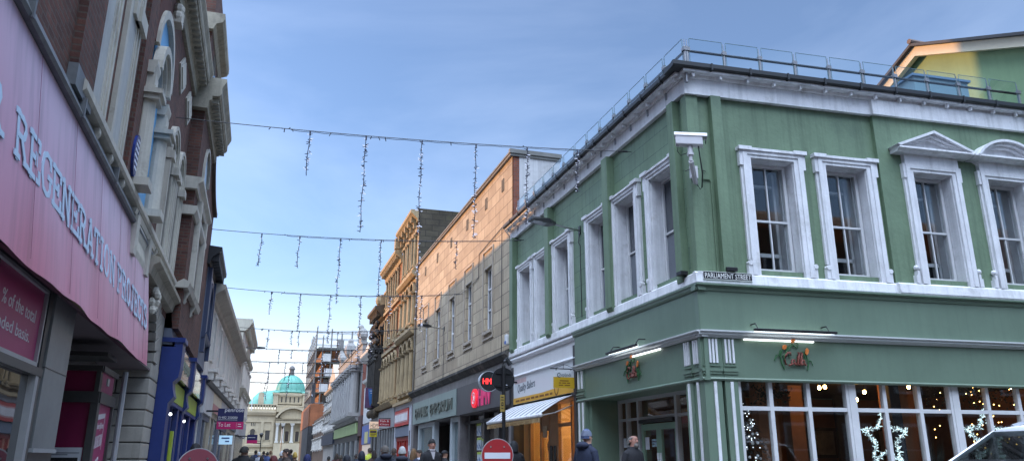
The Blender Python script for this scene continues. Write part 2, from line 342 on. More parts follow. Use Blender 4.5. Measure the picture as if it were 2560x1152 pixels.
# string course
b=MB(); b.mould(FR,CY-.13,25.05,[(0,4.62),(.13,4.62),(.15,4.66),(.13,4.84),(.08,4.88),(0,4.88)]); b.build('sill_band',WHITE,cb)
b=MB(); b.mould(FP,-.14,4.42,[(0,4.62),(.13,4.62),(.15,4.66),(.13,4.84),(.08,4.88),(0,4.88)]); b.mould(FP,4.42,16,[(0,4.62),(.22,4.62),(.24,4.66),(.22,4.84),(.17,4.88),(0,4.88)]); b.build('sill_band',WHITE,cb)
MB().mould(FR,CY-.2,19.2,[(0,4.49),(.16,4.49),(.18,4.53),(.18,4.57),(.21,4.59),(.21,4.619),(0,4.619)]).build('string_course',GREENF,cb)
MB().mould(FP,-.2,16,[(0,4.49),(.16,4.49),(.18,4.53),(.18,4.57),(.25,4.59),(.25,4.619),(0,4.619)]).build('string_course',GREENF,cb)
# ornate windows
def ornate(T,c,n,mg,lower=None,ped=None):
    w=sash(T,c-.47,c+.47,5.0,7.38,n-.24,WHITED,mg,cb,2,2,.07,.03,lower=lower,rail=.47)
    b=MB()
    b.box(T,c-.505,c-.49,n-.24,n+.03,5.0,7.39)  # reveal linings
    b.box(T,c+.49,c+.505,n-.24,n+.03,5.0,7.39); b.box(T,c-.49,c+.49,n-.24,n+.03,7.385,7.40)
    for q in (-1,1):
        def bx(a,e,n1,z0,z1,n0=None): b.box(T,min(c+q*a,c+q*e),max(c+q*a,c+q*e),n if n0 is None else n0,n1,z0,z1)
        bx(.505,.60,n+.085,4.88,7.40); bx(.60,.70,n+.115,4.88,7.55); bx(.70,.745,n+.06,5.2,7.40)
        if ped is None:
            bx(.70,.775,n+.10,7.22,7.55); bx(.5,.80,n+.155,7.55,7.63)
            bx(.70,.78,n+.10,4.88,5.10); b.tube([T(c+q*.74,n+.02,5.12),T(c+q*.74,n+.12,5.12)],.05,10)
        else:
            bx(.70,.76,n+.09,7.25,7.58)
            bx(.745,.84,n+.10,4.88,5.06); bx(.745,.80,n+.10,5.06,5.16); b.ball(T(c+q*.79,n+.06,5.22),.055,.06)
    b.box(T,c-.6,c+.6,n,n+.085,7.40,7.47); b.box(T,c-.6,c+.6,n,n+.11,7.47,7.55)
    if ped is None: b.box(T,c-.5,c+.5,n,n+.14,7.55,7.60); b.box(T,c-.5,c+.5,n,n+.10,7.60,7.625)
    else:
        b.box(T,c-.70,c+.70,n,n+.10,7.55,7.80)
        b.mould(T,c-.96,c+.96,[(n,7.80),(n+.22,7.80),(n+.27,7.84),(n+.32,7.85),(n+.32,7.89),(n,7.89)])
        if ped=='tri':
            for q in (-1,1):
                for n1,dz in ((.32,0),(.26,-.055),(.18,-.10)):
                    t=.06
                    pts=[(c+q*1.0,7.90+.03+dz*.4),(c,8.33+dz),(c,8.33+dz-t),(c+q*.92,7.90+dz*.1)]
                    b.plate(T,pts,n,n+n1)
            b.plate(T,[(c-.85,7.9),(c+.85,7.9),(c,8.22)],n,n+.08)
        else:
            for ro,n1 in ((1.05,.32),(.99,.26),(.93,.18)): b.arch(T,c,7.89-.55,ro-.06,ro,n,n+n1,14,32,148,.93)
            b.arch(T,c,7.89-.55,.3,.87,n,n+.08,10,32,148,.93)
    b.build('surround',WHITE,w)
    return w
for c in OW: ornate(FR,c,0,SKYG,FROST)
for c in (1.83,3.61): ornate(FP,c,0,CLEAR)
for c,p in ((5.73,'tri'),(7.7,'arc'),(9.7,'tri'),(11.6,'arc'),(13.6,'tri')): ornate(FP,c,.1,CLEAR,None,p)
# inner secondary frames and shutters seen through the glass
b=MB()
for c,n in ((1.83,0),(3.61,0),(5.73,.1),(7.7,.1)):
    b.box(FP,c-.5,c+.36,n-.52,n-.48,5.42,5.50); b.box(FP,c+.30,c+.36,n-.55,n-.48,5.0,7.3); b.box(FP,c+.37,c+.5,n-.75,n-.30,4.9,7.4); b.box(FP,c-.5,c+.5,n-.6,n-.5,6.98,7.03)
b.build('shutter_box',M('inner_joinery',(.4,.4,.42),.5,.1,3),cb)
# ---------------- ground floor, fascias
def fascias(T,s0,s1,dn=0):
    MB().box(T,s0,s1,0,.14+dn,3.72,4.495).build('fascia',GREENF,cb)
    MB().mould(T,s0-.03,s1,[(0,3.59),(.13,3.59),(.15,3.63),(.2,3.64),(.2,3.68),(.24,3.69),(.24,3.719),(0,3.719)]).build('string_course',M('pale_moulding',(.5,.52,.52),.35,.03,4,spec=.6),cb)
    b=MB(); b.box(T,s0,s1,0,.09,2.84,3.589); b.mould(T,s0,s1,[(0,2.78),(.12,2.78),(.14,2.81),(.12,2.84),(0,2.84)]); b.build('fascia',GREENF,cb)
fascias(FR,CY-.14,19.14); fascias(FP,-.14,16)
MB().box(FR,CY,19.1,-.8,-.001,2.80,3.0).build('soffit',GREENF,cb)
MB().box(FR,18.45,18.62,-.8,0,.12,2.8).build('wall',GREENF,cb)
def pier(T,s0,s1,n,stripes=3):
    b=MB(); b.box(T,s0,s1,-.25,n,.12,3.59); b.box(T,s0-.02,s1+.02,-.2,n+.035,2.95,3.0); b.box(T,s0-.012,s1+.012,-.2,n+.02,2.90,2.949); b.box(T,s0+.01,s1-.01,n-.01,n+.02,3.05,3.075); b.build('pier',GREENF,cb)
    w=(s1-s0); f=MB()
    for i in range(stripes):
        c=s0+w*(i+.5+ (0 if stripes==3 else 0))/stripes*.86+w*.07; f.box(T,c-w*.07,c+w*.07,n,n+.03,3.11,3.56)
    k=1 if stripes==3 else stripes
    for i in range(k):
        c=(s0+s1)/2 if k==1 else s0+w*(i+.5)/k
        f.box(T,c-.03,c+.03,n,n+.025,.4,2.76)
    f.build('fluting',WHITE,cb)
b=MB(); b.box(FP,-.1,.26,-.36,.1,.12,3.59); b.box(FP,-.14,.29,-.3,.135,2.95,3.0); b.box(FP,-.12,.27,-.3,.12,2.90,2.949); b.box(FP,-.11,.25,-.3,.12,3.05,3.075); b.build('pier',GREENF,cb)
f=MB()
for c in (.045,.115,.185): f.box(FP,c-.02,c+.02,.1,.13,3.11,3.56)
f.box(FP,.08,.14,.1,.125,.4,2.76)
for c in (13.03,13.1,13.17): f.box(FR,c-.02,c+.02,.1,.13,3.11,3.56)
f.box(FR,13.07,13.13,.1,.125,.4,2.76); f.build('fluting',WHITE,cb)
pier(FP,.32,.59,.105); pier(FR,13.29,13.56,.105); pier(FR,18.62,19.12,.105,2)
# shop windows on the Parliament side
def shopwin(s0,s1,ms,heavyL):
    b=MB(); T=FP
    b.box(T,s0,s1,-.12,-.02,2.86,2.95); b.box(T,s0,s1,-.12,0,.42,.52)
    b.box(T,s0,s0+heavyL,-.12,.01,.52,2.86); b.box(T,s1-.06,s1,-.12,0,.52,2.86)
    for m in ms: b.box(T,m-.04,m+.04,-.11,-.01,.52,2.86)
    xs=[s0+heavyL]+[v for m in ms for v in (m-.04,m+.04)]+[s1-.06]
    for i in range(0,len(xs),2): b.box(T,xs[i],xs[i+1],-.10,-.015,2.25,2.325)
    w=b.build('shop_window',WHITED,cb)
    MB().box(T,s0+.02,s1-.02,-.075,-.068,.5,2.9).build('pane',SHOPG,w)
MB().box(FP,.6,16,-.2,-.001,.12,.42).build('stall_riser',GREENF,cb)
MB().box(FP,.6,16,-.13,0,2.95,3.0).build('soffit',GREENF,cb)
shopwin(.60,3.05,(1.34,2.16),.1); shopwin(3.051,5.47,(3.88,4.70),.16); shopwin(5.471,7.95,(6.36,7.15),.16); shopwin(7.951,16,(8.8,9.6,10.5,11.4,12.3),.16)
# restaurant interior
INT=M('warm_plaster',(.24,.10,.045),.8,.25,.7,streak=.15)
b=MB(); T=FP
b.quad(T(.35,-6,.12),T(16,-6,.12),T(16,-6,2.98),T(.35,-6,2.98)); b.quad(T(9.2,0,.12),T(9.2,-6,.12),T(9.2,-6,2.98),T(9.2,0,2.98)); b.quad(T(.35,-5.9,.12),T(.35,-6,.12),T(.35,-6,2.98),T(.35,-5.9,2.98))
b.build('interior_wall',INT,cb)
MB().box(FP,.3,16,-6,-.13,3.0,3.08).build('ceiling',DKIN,cb)
MB().box(FP,.3,16,-6,-.2,.06,.13).build('interior_floor',M('timber_floor',(.12,.06,.03),.5,.2,2),cb)
b=MB()
for s,w,n in ((1.75,.45,-1.2),(3.4,.35,-2.6),(5.0,.5,-1.3),(6.9,.4,-3.2)): b.box(FP,s,s+w,n-.3,n,.13,3.0)
b.build('interior_column',M('terracotta_panel',(.30,.125,.06),.7,.2,1),cb)
b=MB()
for s,w,n in ((1.1,.5,-2.5),(2.5,.9,-4.5),(4.2,.5,-4.0),(4.72,.25,-.9),(6.2,.5,-4.8)): b.box(FP,s,s+w,n-.1,n,.13,3.0)
b.build('interior_panel',M('navy_panel',(.03,.035,.05),.6,.2,1),cb)
MB().box(FP,5.06,5.14,-.6,-.52,.13,3.0).build('interior_column',WHITED,cb)
for s,n in ((2.9,-5.9),(6.0,-5.9),(8.2,-5.9)):
    q=MB().box(FP,s,s+.9,n,n+.03,1.4,2.2).build('picture_frame',DKIN,cb); MB().box(FP,s+.08,s+.82,n+.03,n+.034,1.48,2.12).build('picture',M('dull_picture',(.3,.25,.18),.6,.5,3),q)
MB().box(FP,3.0,8.8,-4.9,-4.4,.13,1.25).build('bar_counter',M('counter_wood',(.25,.12,.05),.4,.2,3),cb)
# street-side shop front, set back
nx=-.75; b=MB(); T=FR
for s0,s1 in ((18.40,18.46),(17.92,18.0),(17.30,17.40),(15.45,15.55),(14.78,14.86),(13.56,13.62)): b.box(T,s0,s1,nx-.08,nx+.02,.12,2.80)
for s0,s1 in ((18.0,18.40),(17.40,17.92),(15.55,17.30),(14.86,15.45),(13.62,14.78)):
    b.box(T,s0,s1,nx-.07,nx+.01,2.27,2.33); b.box(T,s0,s1,nx-.07,nx+.01,2.72,2.80)
    if s1-s0<1.6: b.box(T,s0,s1,nx-.07,nx+.01,.12,.55)
w=b.build('shop_window',GREYW,cb)
for s0,s1 in ((17.40,18.45),(13.6,15.5),): MB().box(T,s0,s1,nx-.04,nx-.033,.5,2.75).build('pane',SHOPG,w)
MB().box(T,15.55,17.30,nx-.04,nx-.033,2.33,2.72).build('pane',SHOPG,w)
for i,(s0,s1) in enumerate(((15.56,16.42),(16.425,17.29))):
    b=MB(); 
    for a,e,z0,z1 in ((s0,s0+.12,.13,2.16),(s1-.12,s1,.13,2.16),(s0+.12,s1-.12,2.02,2.16),(s0+.12,s1-.12,.13,.4)): b.box(T,a,e,nx-.09,nx-.03,z0,z1)
    d=b.build('door',M('pale_green_door',(.22,.34,.25),.45,.1,2),cb)
    MB().box(T,s0+.12,s1-.12,nx-.065,nx-.058,.4,2.02).build('pane',SHOPG,d)
    h=MB(); e=s1-.1 if i==0 else s0+.02; h.box(T,e,e+.08,nx-.03,nx-.012,.95,1.5); h.build('push_plate',WHITE,d)
    MB().tube([T(e+.04,nx-.011,1.08),T(e+.04,nx-.008,1.08)],.03,14).build('sticker',M('blue_sticker',(.05,.12,.4),.4,0),d)
MB().box(T,15.6,17.25,nx-.12,nx+.06,2.18,2.26).build('door_closer',BLACK,cb)
for s,z,w2,h2 in ((18.2,1.75,.16,.22),(17.72,1.72,.2,.3),(17.6,1.35,.22,.35),(17.0,1.72,.2,.28)): MB().box(T,s-w2/2,s+w2/2,nx-.03,nx-.028,z-h2/2,z+h2/2).build('notice',M('paper',(.6,.62,.66),.7,.08,9),cb)
# bakery front below the same building
b=MB(); T=FR
b.box(T,19.22,25.0,0,.05,3.98,4.60); b.mould(T,19.2,25.02,[(0,3.93),(.10,3.93),(.13,3.96),(.10,4.02),(0,4.02)]); b.mould(T,19.2,25.02,[(0,4.45),(.1,4.45),(.14,4.52),(.1,4.6),(0,4.6)]); b.build('fascia',M('cream_board',(.66,.66,.67),.5,.06,1,streak=.12),cb)
b=MB(); b.box(T,19.16,19.34,-.3,.12,.12,4.3); b.box(T,19.12,19.38,-.3,.16,2.98,3.06); b.build('pier',M('dark_frame',(.05,.045,.045),.5,.1,3),cb)
MB().box(T,24.75,25.0,-.3,.06,.12,4.3).build('pier',M('dark_frame',(.05,.045,.045)),cb)
WOOD=M('pine_frame',(.36,.2,.10),.5,.2,3,streak=.2)
b=MB(); n0=-.45
for s0,s1 in ((19.36,19.5),(20.55,20.68),(20.9,21.0),(22.0,22.15),(22.75,22.85),(23.5,23.6),(24.5,24.7)): b.box(T,s0,s1,n0-.1,n0,.12,2.95)
for z0,z1 in ((2.28,2.38),(.5,.6)):
    for s0,s1 in ((19.5,20.55),(21.0,22.0)): b.box(T,s0,s1,n0-.09,n0-.01,z0,z1)
b.box(T,22.15,22.75,n0-.09,n0-.01,.12,2.95); b.box(T,22.85,23.5,n0-.09,n0-.01,2.2,2.95); b.box(T,22.85,24.5,n0-.09,n0-.01,.12,.5)
b.box(T,19.36,24.75,-.6,-.01,2.95,3.0)
w=b.build('shop_front',WOOD,cb)
for s0,s1 in ((19.5,20.55),(21.0,22.0),(22.85,24.5)): MB().box(T,s0,s1,n0-.05,n0-.043,.5,2.95).build('pane',SHOPG,w)
CREAM=M('bakery_wall',(.62,.42,.2),.8,.1,1)
b=MB(); b.quad(T(19.36,-4,.12),T(24.75,-4,.12),T(24.75,-4,2.98),T(19.36,-4,2.98)); b.quad(T(24.75,-.3,.12),T(24.75,-4,.12),T(24.75,-4,2.98),T(24.75,-.3,2.98)); b.quad(T(19.34,-.4,.12),T(19.34,-4,.12),T(19.34,-4,2.98),T(19.34,-.4,2.98)); b.build('interior_wall',CREAM,cb)
MB().box(T,19.35,24.75,-4,-.6,2.98,3.05).build('ceiling',CREAM,cb); MB().box(T,19.35,24.75,-4,-.3,.05,.13).build('interior_floor',WOOD,cb)
b=MB(); b.box(T,20.0,22.8,-2.6,-2.0,.13,1.25); b.box(T,19.6,21,-1.0,-.7,.13,1.05); b.build('counter',M('counter_wood',(.25,.12,.05),.4,.2,3),cb)
for s,n in ((20.3,-2.2),(23.2,-2.0)):
    t=thing('ceiling_lamp','glowing ceiling lamp inside the bakery, '+('nearer the restaurant' if s<21 else 'farther from the restaurant'),'lamp',FR(s,n,2.9)); 
    o=MB().ball(FR(s,n,2.78),.12,.1).build('shade',EM('warm_lamp',(1,.62,.25),150),t,True); MB().tube([FR(s,n,2.86),FR(s,n,2.98)],.02).build('stem',BLACK,t)
b=MB()
for s,n,z,r in ((23.0,-.53,1.75,.17),(21.3,-1.6,1.85,.15),(21.9,-1.9,1.55,.2)): b.tube([FR(s,n,z),FR(s,n-.015,z)],r,18)
b.build('wall_plaque',M('brown_plaque',(.10,.05,.03),.5,.2,5),cb)
b=MB()
for s0,s1,z0,z1 in ((22.2,22.42,.9,1.75),(22.5,22.72,.9,1.75)): b.box(T,s0,s1,n0-.008,n0+.005,z0,z1)
b.build('door_panel',M('dark_panel',(.035,.03,.03),.25,.1,4),cb)
MB().box(T,22.9,23.3,n0+.01,n0+.02,2.0,2.35).build('notice',M('tan_paper',(.4,.3,.2),.7,.1,6),cb)
# ---------------- things on the corner building
def sign_board(name,label,T,s0,s1,n0,n1,z0,z1,mat,group=None,cat='sign'):
    t=thing(name,label,cat,T((s0+s1)/2,n0,z0),group); MB().box(T,s0,s1,n0,n1,z0,z1).build('board',mat,t); return t
t=sign_board('bakery_sign','long white and yellow bakery fascia sign reading Quality Bakers above the striped awning','' and FR or FR,19.36,24.7,.01,.07,3.08,3.93,M('sign_white',(.62,.64,.66),.35,.04,1),cat='sign')
INK=M('dark_ink',(.09,.11,.13),.6,0); YEL=M('sign_yellow',(.62,.33,.03),.4,.05,1); BRN=M('brown_ink',(.17,.07,.015),.6,0)
b=MB(); b.plate(FR,[(24.7,3.08),(24.7,3.27),(22,3.26),(20.6,3.30),(19.36,3.42),(19.36,3.08)],.07,.076); b.build('yellow_band',YEL,t)
text('Quality Bakers',INK,FR,22.55,24.25,3.36,3.68,.07,.006,t,flip=-1,shear=.25,slope=.06)
marks(BRN,FR,21.05,24.45,3.14,3.20,.076,t,8)
b=MB(); b.arch(FR,20.72,3.30,.13,.17,.076,.082,12,180,360,1.3); b.build('emblem',BRN,t)
b=MB(); b.box(FR,23.4,24.6,.07,.073,3.72,3.86); b.build('emblem',M('pale_pink_patch',(.62,.46,.46),.5,.3,3),t)
# hanging sign
H=FY(19.25)
t=thing('hanging_sign','white and yellow bakery sign hanging from an iron bracket beside the pier','sign',H(7.58,0,3.16))
MB().box(H,7.29,7.86,-.02,.02,3.16,3.61).build('board',M('sign_white',(.62,.64,.66)),t); MB().box(H,7.285,7.865,-.024,.024,3.155,3.44).build('yellow_band',M('hanging_yellow',(.52,.32,.02),.4,.05,1),t)
text('Cooplands',INK,H,7.38,7.78,3.43,3.55,.02,.006,t,shear=.2); b=MB(); b.arch(H,7.44,3.49,.045,.065,.021,.027,12,60,300); b.build('emblem',INK,t)
for i in range(3): marks(BRN,H,7.42 if i else 7.45,7.74 if i else 7.7,3.333-.058*i,3.358-.058*i,.024,t,(1,3,2)[i],.003)
b=MB(); b.box(H,7.2,8.02,-.012,.012,3.645,3.67); b.tube([H(7.9,0,3.67),H(7.6,0,3.78),H(7.35,0,3.67)],.006)
for s in (7.36,7.78): b.tube([H(s,0,3.6),H(s,0,3.65)],.012)
b.tube([H(7.57,0,3.67),H(7.57,0,3.78)],.008); b.build('bracket',BLACK,t)
# awning
t=thing('awning','striped white and grey shop awning with a tan scalloped edge, extended over the pavement','awning',FR(22,.5,2.5))
AW=M('awning_white',(.62,.63,.66),.7,.05,2); AG=M('awning_stripe',(.23,.24,.26),.7,.05,2)
S0,S1,N1=19.5,24.5,1.0; zz=lambda f:3.02-.5*f-.05*math.sin(f*3.14)*-1
b=MB(); mi_=[]
for q in range(21):
    s0,s1=S0+(S1-S0)*q/21,S0+(S1-S0)*(q+1)/21
    for i in range(6):
        f0,f1=i/6,(i+1)/6
        for d in (0,-.02): b.quad(*[FR(s,.06+f*(N1-.06),zz(f)+d) for s,f in ((s0,f0),(s1,f0),(s1,f1),(s0,f1))]); mi_.append(q%2)
o=b.build('canopy',[AW,AG],t)
for p,k in zip(o.data.polygons,mi_): p.material_index=k
b=MB(); b.tube([FR(S0-.02,N1,2.47),FR(S1+.02,N1,2.47)],.055,10); b.build('front_bar',WHITE,t,True)
vs=[];fs=[];K=60
for i in range(K+1):
    s=S0+(S1-S0)*i/K; w_=.015*math.sin(i*1.3); vs+=[FR(s,N1+.02,2.42),FR(s,N1+.02+w_,2.27+.02*abs(math.sin(i*.9)))]
fs=[(2*i,2*i+1,2*i+3,2*i+2) for i in range(K)]
MB().add(vs,fs).build('valance',M('tan_valance',(.42,.28,.13),.8,.2,4,streak=.3),t)
marks(M('valance_print',(.24,.14,.05),.8,.1,4),FR,20.3,24.2,2.32,2.355,N1+.045,t,7,.003)
b=MB()
for s in (19.6,22,24.4): b.tube([FR(s,.05,2.75),FR(s,.55,2.55),FR(s,N1,2.45)],.02)
b.build('arm',STEEL,t)
# flower-and-lettering restaurant signs
LEAFG=M('sign_leaf',(.04,.14,.05),.5,.1,5); PETAL=M('sign_petal',(.75,.22,.05),.5,.1,9); RUSTY=M('sign_letters',(.24,.07,.05),.45,.1,9)
def calla(T,s0,s1,n,flip,label):
    w=s1-s0; t=thing('restaurant_sign',label,'sign',T((s0+s1)/2,n,3.04),'restaurant signs on the green fascia')
    f=(lambda x:s0+w*x) if flip==1 else (lambda x:s1-w*x)
    P=lambda x,z,d=.02:T(f(x),n+d,z)
    A_=[(.42,.36),(.36,.40),(.31,.28),(.34,.07),(.41,.12),(.45,.38),(.45,.12),(.51,.03)]
    L_=lambda x:[(x,.05),(x+.09,.5),(x+.12,.92),(x+.075,.95),(x+.05,.6),(x+.055,.12),(x+.11,.03)]
    for gl in ([(.30,.72),(.27,.88),(.17,.92),(.06,.66),(.02,.34),(.08,.06),(.2,-.02),(.33,.1)],A_,L_(.52),L_(.64),[(x+.41,z) for x,z in A_]):
        q=MB(); q.tube([P(.22+.60*x*1.04+.03*z,3.10+.27*z,.045) for x,z in gl],.02,7); q.build('lettering',RUSTY,t,True)
    b=MB()
    for pts in ([(.24,3.02),(.18,3.14),(.16,3.26),(.22,3.38),(.27,3.45)],[(.28,3.12),(.24,3.24),(.32,3.36),(.44,3.44),(.50,3.52)],[(.52,3.50),(.62,3.44),(.66,3.52),(.56,3.58)],[(.84,3.02),(.88,3.14),(.86,3.26),(.82,3.36)],[(.78,3.12),(.80,3.26),(.76,3.38)],[(.02,3.22),(.06,3.30),(.14,3.29),(.18,3.2)],[(.99,3.12),(.95,3.2),(.88,3.2)],[(.22,3.28),(.36,3.37),(.44,3.32),(.38,3.26)],[(.1,3.28),(.04,3.26),(.0,3.19)]):
        b.tube([P(x,z) for x,z in pts],.013,6)
    for pts in ([(.12,3.29),(.17,3.4),(.2,3.36)],[(.30,3.38),(.38,3.48),(.40,3.40)],[(.80,3.36),(.86,3.42),(.88,3.34)]): b.plate(T,[(f(x),z) for x,z in pts],n+.01,n+.03)
    b.build('leaf',LEAFG,t)
    for (x,z,dx,dz) in ((.28,3.45,.06,.05),(.52,3.58,.06,.05),(.86,3.38,.05,.07)):
        b=MB(); b.plate(T,[(f(x-dx),z-dz*.6),(f(x-dx*.4),z-dz),(f(x+dx*.5),z-dz*.5),(f(x+dx),z+dz*.4),(f(x+dx*.2),z+dz),(f(x-dx*.7),z+dz*.5)],n+.025,n+.05); b.build('petal',PETAL,t)
    return t
calla(FP,1.41,2.245,.095,1,'painted flower sign with script lettering, lit, above the large windows right of the corner')
calla(FR,15.41,16.28,.095,-1,'painted flower sign with script lettering, lit, above the recessed door left of the corner')
def bar_lamp(T,sa,sb,ta,tb,arm,label):
    t=thing('picture_light',label,'lamp',T((sa+sb)/2,.15,3.72),'picture lights over the restaurant signs')
    b=MB(); b.box(T,sa,sb,.34,.42,3.70,3.75); b.build('bar',BLACK,t,bev=.01)
    MB().box(T,sa+.02,sb-.02,.332,.3395,3.70,3.745).build('led_strip',EM('led_strip',(.86,.95,1),3),t)
    b=MB(); 
    for s in arm: b.tube([T(s,.14,3.86),T(s,.30,3.86),T(s,.38,3.74)],.014,6)
    b.build('arm',BLACK,t)
    MB().box(T,ta,tb,.10,.125,3.562,3.583).build('tube',EM('led_reflection',(.92,.97,1),2.6),t)  # glowing strip stands in for the bar light's reflection under the moulding
bar_lamp(FP,.87,2.66,.79,2.31,(.95,2.5),'black bar light with a white reflected glow over the sign right of the corner')
bar_lamp(FR,15.05,16.6,14.5,15.85,(15.1,16.4),'black bar light with a white reflected glow over the sign left of the corner')
# street name plate
t=thing('street_sign','black street name plate with white letters on the white band at the corner','street sign',FP(.53,.15,4.73))
MB().box(FP,.01,1.05,.15,.165,4.725,4.865).build('plate',M('plate_black',(.015,.016,.02),.35,.05,3),t)
text('PARLIAMENT STREET',M('plate_white',(.75,.75,.72),.5,0),FP,.035,1.03,4.745,4.845,.165,.004,t)
b=MB(); 
for p in ((-.005,1.065,4.716,4.724),(-.005,1.065,4.866,4.874)): b.box(FP,p[0],p[1],.148,.172,p[2],p[3])
b.build('rim',M('plate_white',(.75,.75,.72)),t)
t=thing('sill_floodlight','small black floodlight on the white band, right of the corner','lamp',FP(.6,.1,4.9),'small floodlights on the band'); MB().box(FP,.5,.74,.03,.2,4.9,4.98).build('housing',BLACK,t,bev=.01); MB().box(FP,.58,.66,0,.1,4.86,4.9).build('foot',BLACK,t)
t=thing('sill_floodlight','small black floodlight on the white band, left of the corner','lamp',FR(13.25,.1,4.88),'small floodlights on the band'); MB().box(FR,13.2,13.4,.1,.26,4.88,4.96).build('housing',BLACK,t,bev=.01); MB().box(FR,13.27,13.33,0,.12,4.85,4.88).build('foot',BLACK,t)
# CCTV camera on the corner
t=thing('security_camera','white security camera on a bracket at the building corner','camera',FP(-.05,.1,7.1))
cx=FP(-.33,.62,7.40); ang=R(-30); ca,sa=math.cos(ang),math.sin(ang)
FCAM=lambda s,n,z:(cx[0]+s*ca-n*sa, cx[1]+s*sa+n*ca, cx[2]+z*1.35-.14*s)
b=MB(); b.box(FCAM,-.27,.25,-.095,.095,-.09,.06); b.build('housing',M('camera_white',(.6,.58,.6),.4,.06,6),t,bev=.015)
b=MB(); b.add([FCAM(-.29,-.11,.045),FCAM(.34,-.11,.045),FCAM(.34,.11,.045),FCAM(-.29,.11,.045),FCAM(-.29,-.08,.10),FCAM(.34,-.08,.10),FCAM(.34,.08,.10),FCAM(-.29,.08,.10)],[(0,1,2,3),(4,5,6,7),(0,1,5,4),(1,2,6,5),(2,3,7,6),(3,0,4,7)]); b.build('sun_shield',M('camera_white',(.6,.58,.6)),t)
MB().tube([FCAM(.301,0,-.005),FCAM(.315,0,-.005)],.06,14).build('lens',PGLASS,t)
b=MB(); b.tube([FCAM(0,0,-.07),FCAM(0,0,-.2)],.05,10); b.tube([FCAM(0,0,-.2),FCAM(0,0,-.24)],.065,12); pz=FCAM(0,0,-.24); b.tube([pz,(pz[0],pz[1],pz[2]-.12)],.035,10); q=(pz[0],pz[1],pz[2]-.12); b.tube([q,FP(-.02,.16,q[2]-.26)],.05,6); b.box(FP,-.09,.07,.06,.12,6.82,7.08); b.build('bracket',M('camera_white',(.6,.58,.6)),t)
b=MB(); p=FCAM(.16,0,-.07); e=FP(0.03,.1,6.75)
b.tube([p,(p[0]+.02,p[1],p[2]-.25),(p[0]+.10,p[1]+.08,p[2]-.55),(e[0]+.06,e[1]-.1,e[2]-.15),(e[0]+.02,e[1]-.1,e[2]-.2),(e[0]-.02,e[1]-.06,e[2]-.1),e],.014,6)
p=FCAM(-.22,0,-.07); p2=FCAM(-.02,0,-.2); b.tube([p,(p[0]-.03,p[1],p[2]-.16),(p[0]+.04,p[1],p[2]-.24),(p2[0]-.03,p2[1],p2[2]+.0),p2],.008,6)
b.tube([FP(-.0,.065,7.06),FP(-.2,.1,6.95)],.008,5); b.tube([FP(0,.08,7.06),FP(.3,.02,7.02)],.008,5)
b.build('cable',BLACK,t)
b=MB(); b.tube([FP(.06,.03,6.85),FP(.36,.02,6.85),FP(.40,.02,6.80),FP(.40,.02,4.92)],.015,6); b.build('conduit',GREEN,t)
# alarm box, street lamp
t=thing('alarm_box','small white and blue alarm box where the green and pale stone buildings meet','alarm',FR(24.9,.1,5.1)); MB().box(FR,24.82,25.02,.2,.3,5.08,5.42).build('case',WHITE,t,bev=.02); MB().box(FR,24.815,25.025,.3,.305,5.1,5.2).build('label_strip',M('blue_label',(.04,.1,.35),.4,0),t)
def wall_lamp(s,z,L,yaw,label,T=FR):
    t=thing('street_lamp',label,'street lamp',T(s,0,z),'flat black street lamps fixed to walls')
    b=MB(); b.tube([T(s,0,z),T(s-yaw*.25,L*.35,z+.02),T(s-yaw*.45,L*.55,z+.05)],.03,8); b.build('arm',STEEL if L>1 else BLACK,t)
    b=MB(); P=lambda l,w,h:T(s-yaw*(.4+.5*(l-L*.5))+w,l,z+.05+h)
    b.add([P(L*.5,-.05,-.03),P(L*.5,.05,-.03),P(L*.5,.05,.03),P(L*.5,-.05,.03),P(L*.62,-.19,-.06),P(L*.62,.19,-.06),P(L*.65,.17,.07),P(L*.65,-.17,.07),P(L,-.18,-.03),P(L,.18,-.03),P(L,.15,.045),P(L,-.15,.045)],[(0,1,5,4),(1,2,6,5),(2,3,7,6),(3,0,4,7),(4,5,9,8),(5,6,10,9),(6,7,11,10),(7,4,8,11),(0,1,2,3),(8,9,10,11)])
    b.build('lamp_head',BLACK,t); b=MB(); b.add([P(L*.70,-.13,-.063),P(L*.70,.13,-.063),P(L*.95,.13,-.043),P(L*.95,-.13,-.043)],[(0,1,2,3)]); b.build('lens',M('lamp_lens',(.25,.27,.3),.2,0),t)
    b=MB(); b.box(T,s-.06,s+.06,0,.03,z-.12,z+.12); b.tube([T(s,.03,z-.1),T(s,.05,z-.35),T(s,.01,z-.42),T(s,.01,5.0)],.012,5); b.build('wall_plate',BLACK,t)
wall_lamp(18.9,7.42,1.62,.55,'flat black street lamp on an arm fixed to the green wall')
wall_lamp(35.7,7.3,1.35,.55,'flat black street lamp on an arm fixed to the pale stone wall')
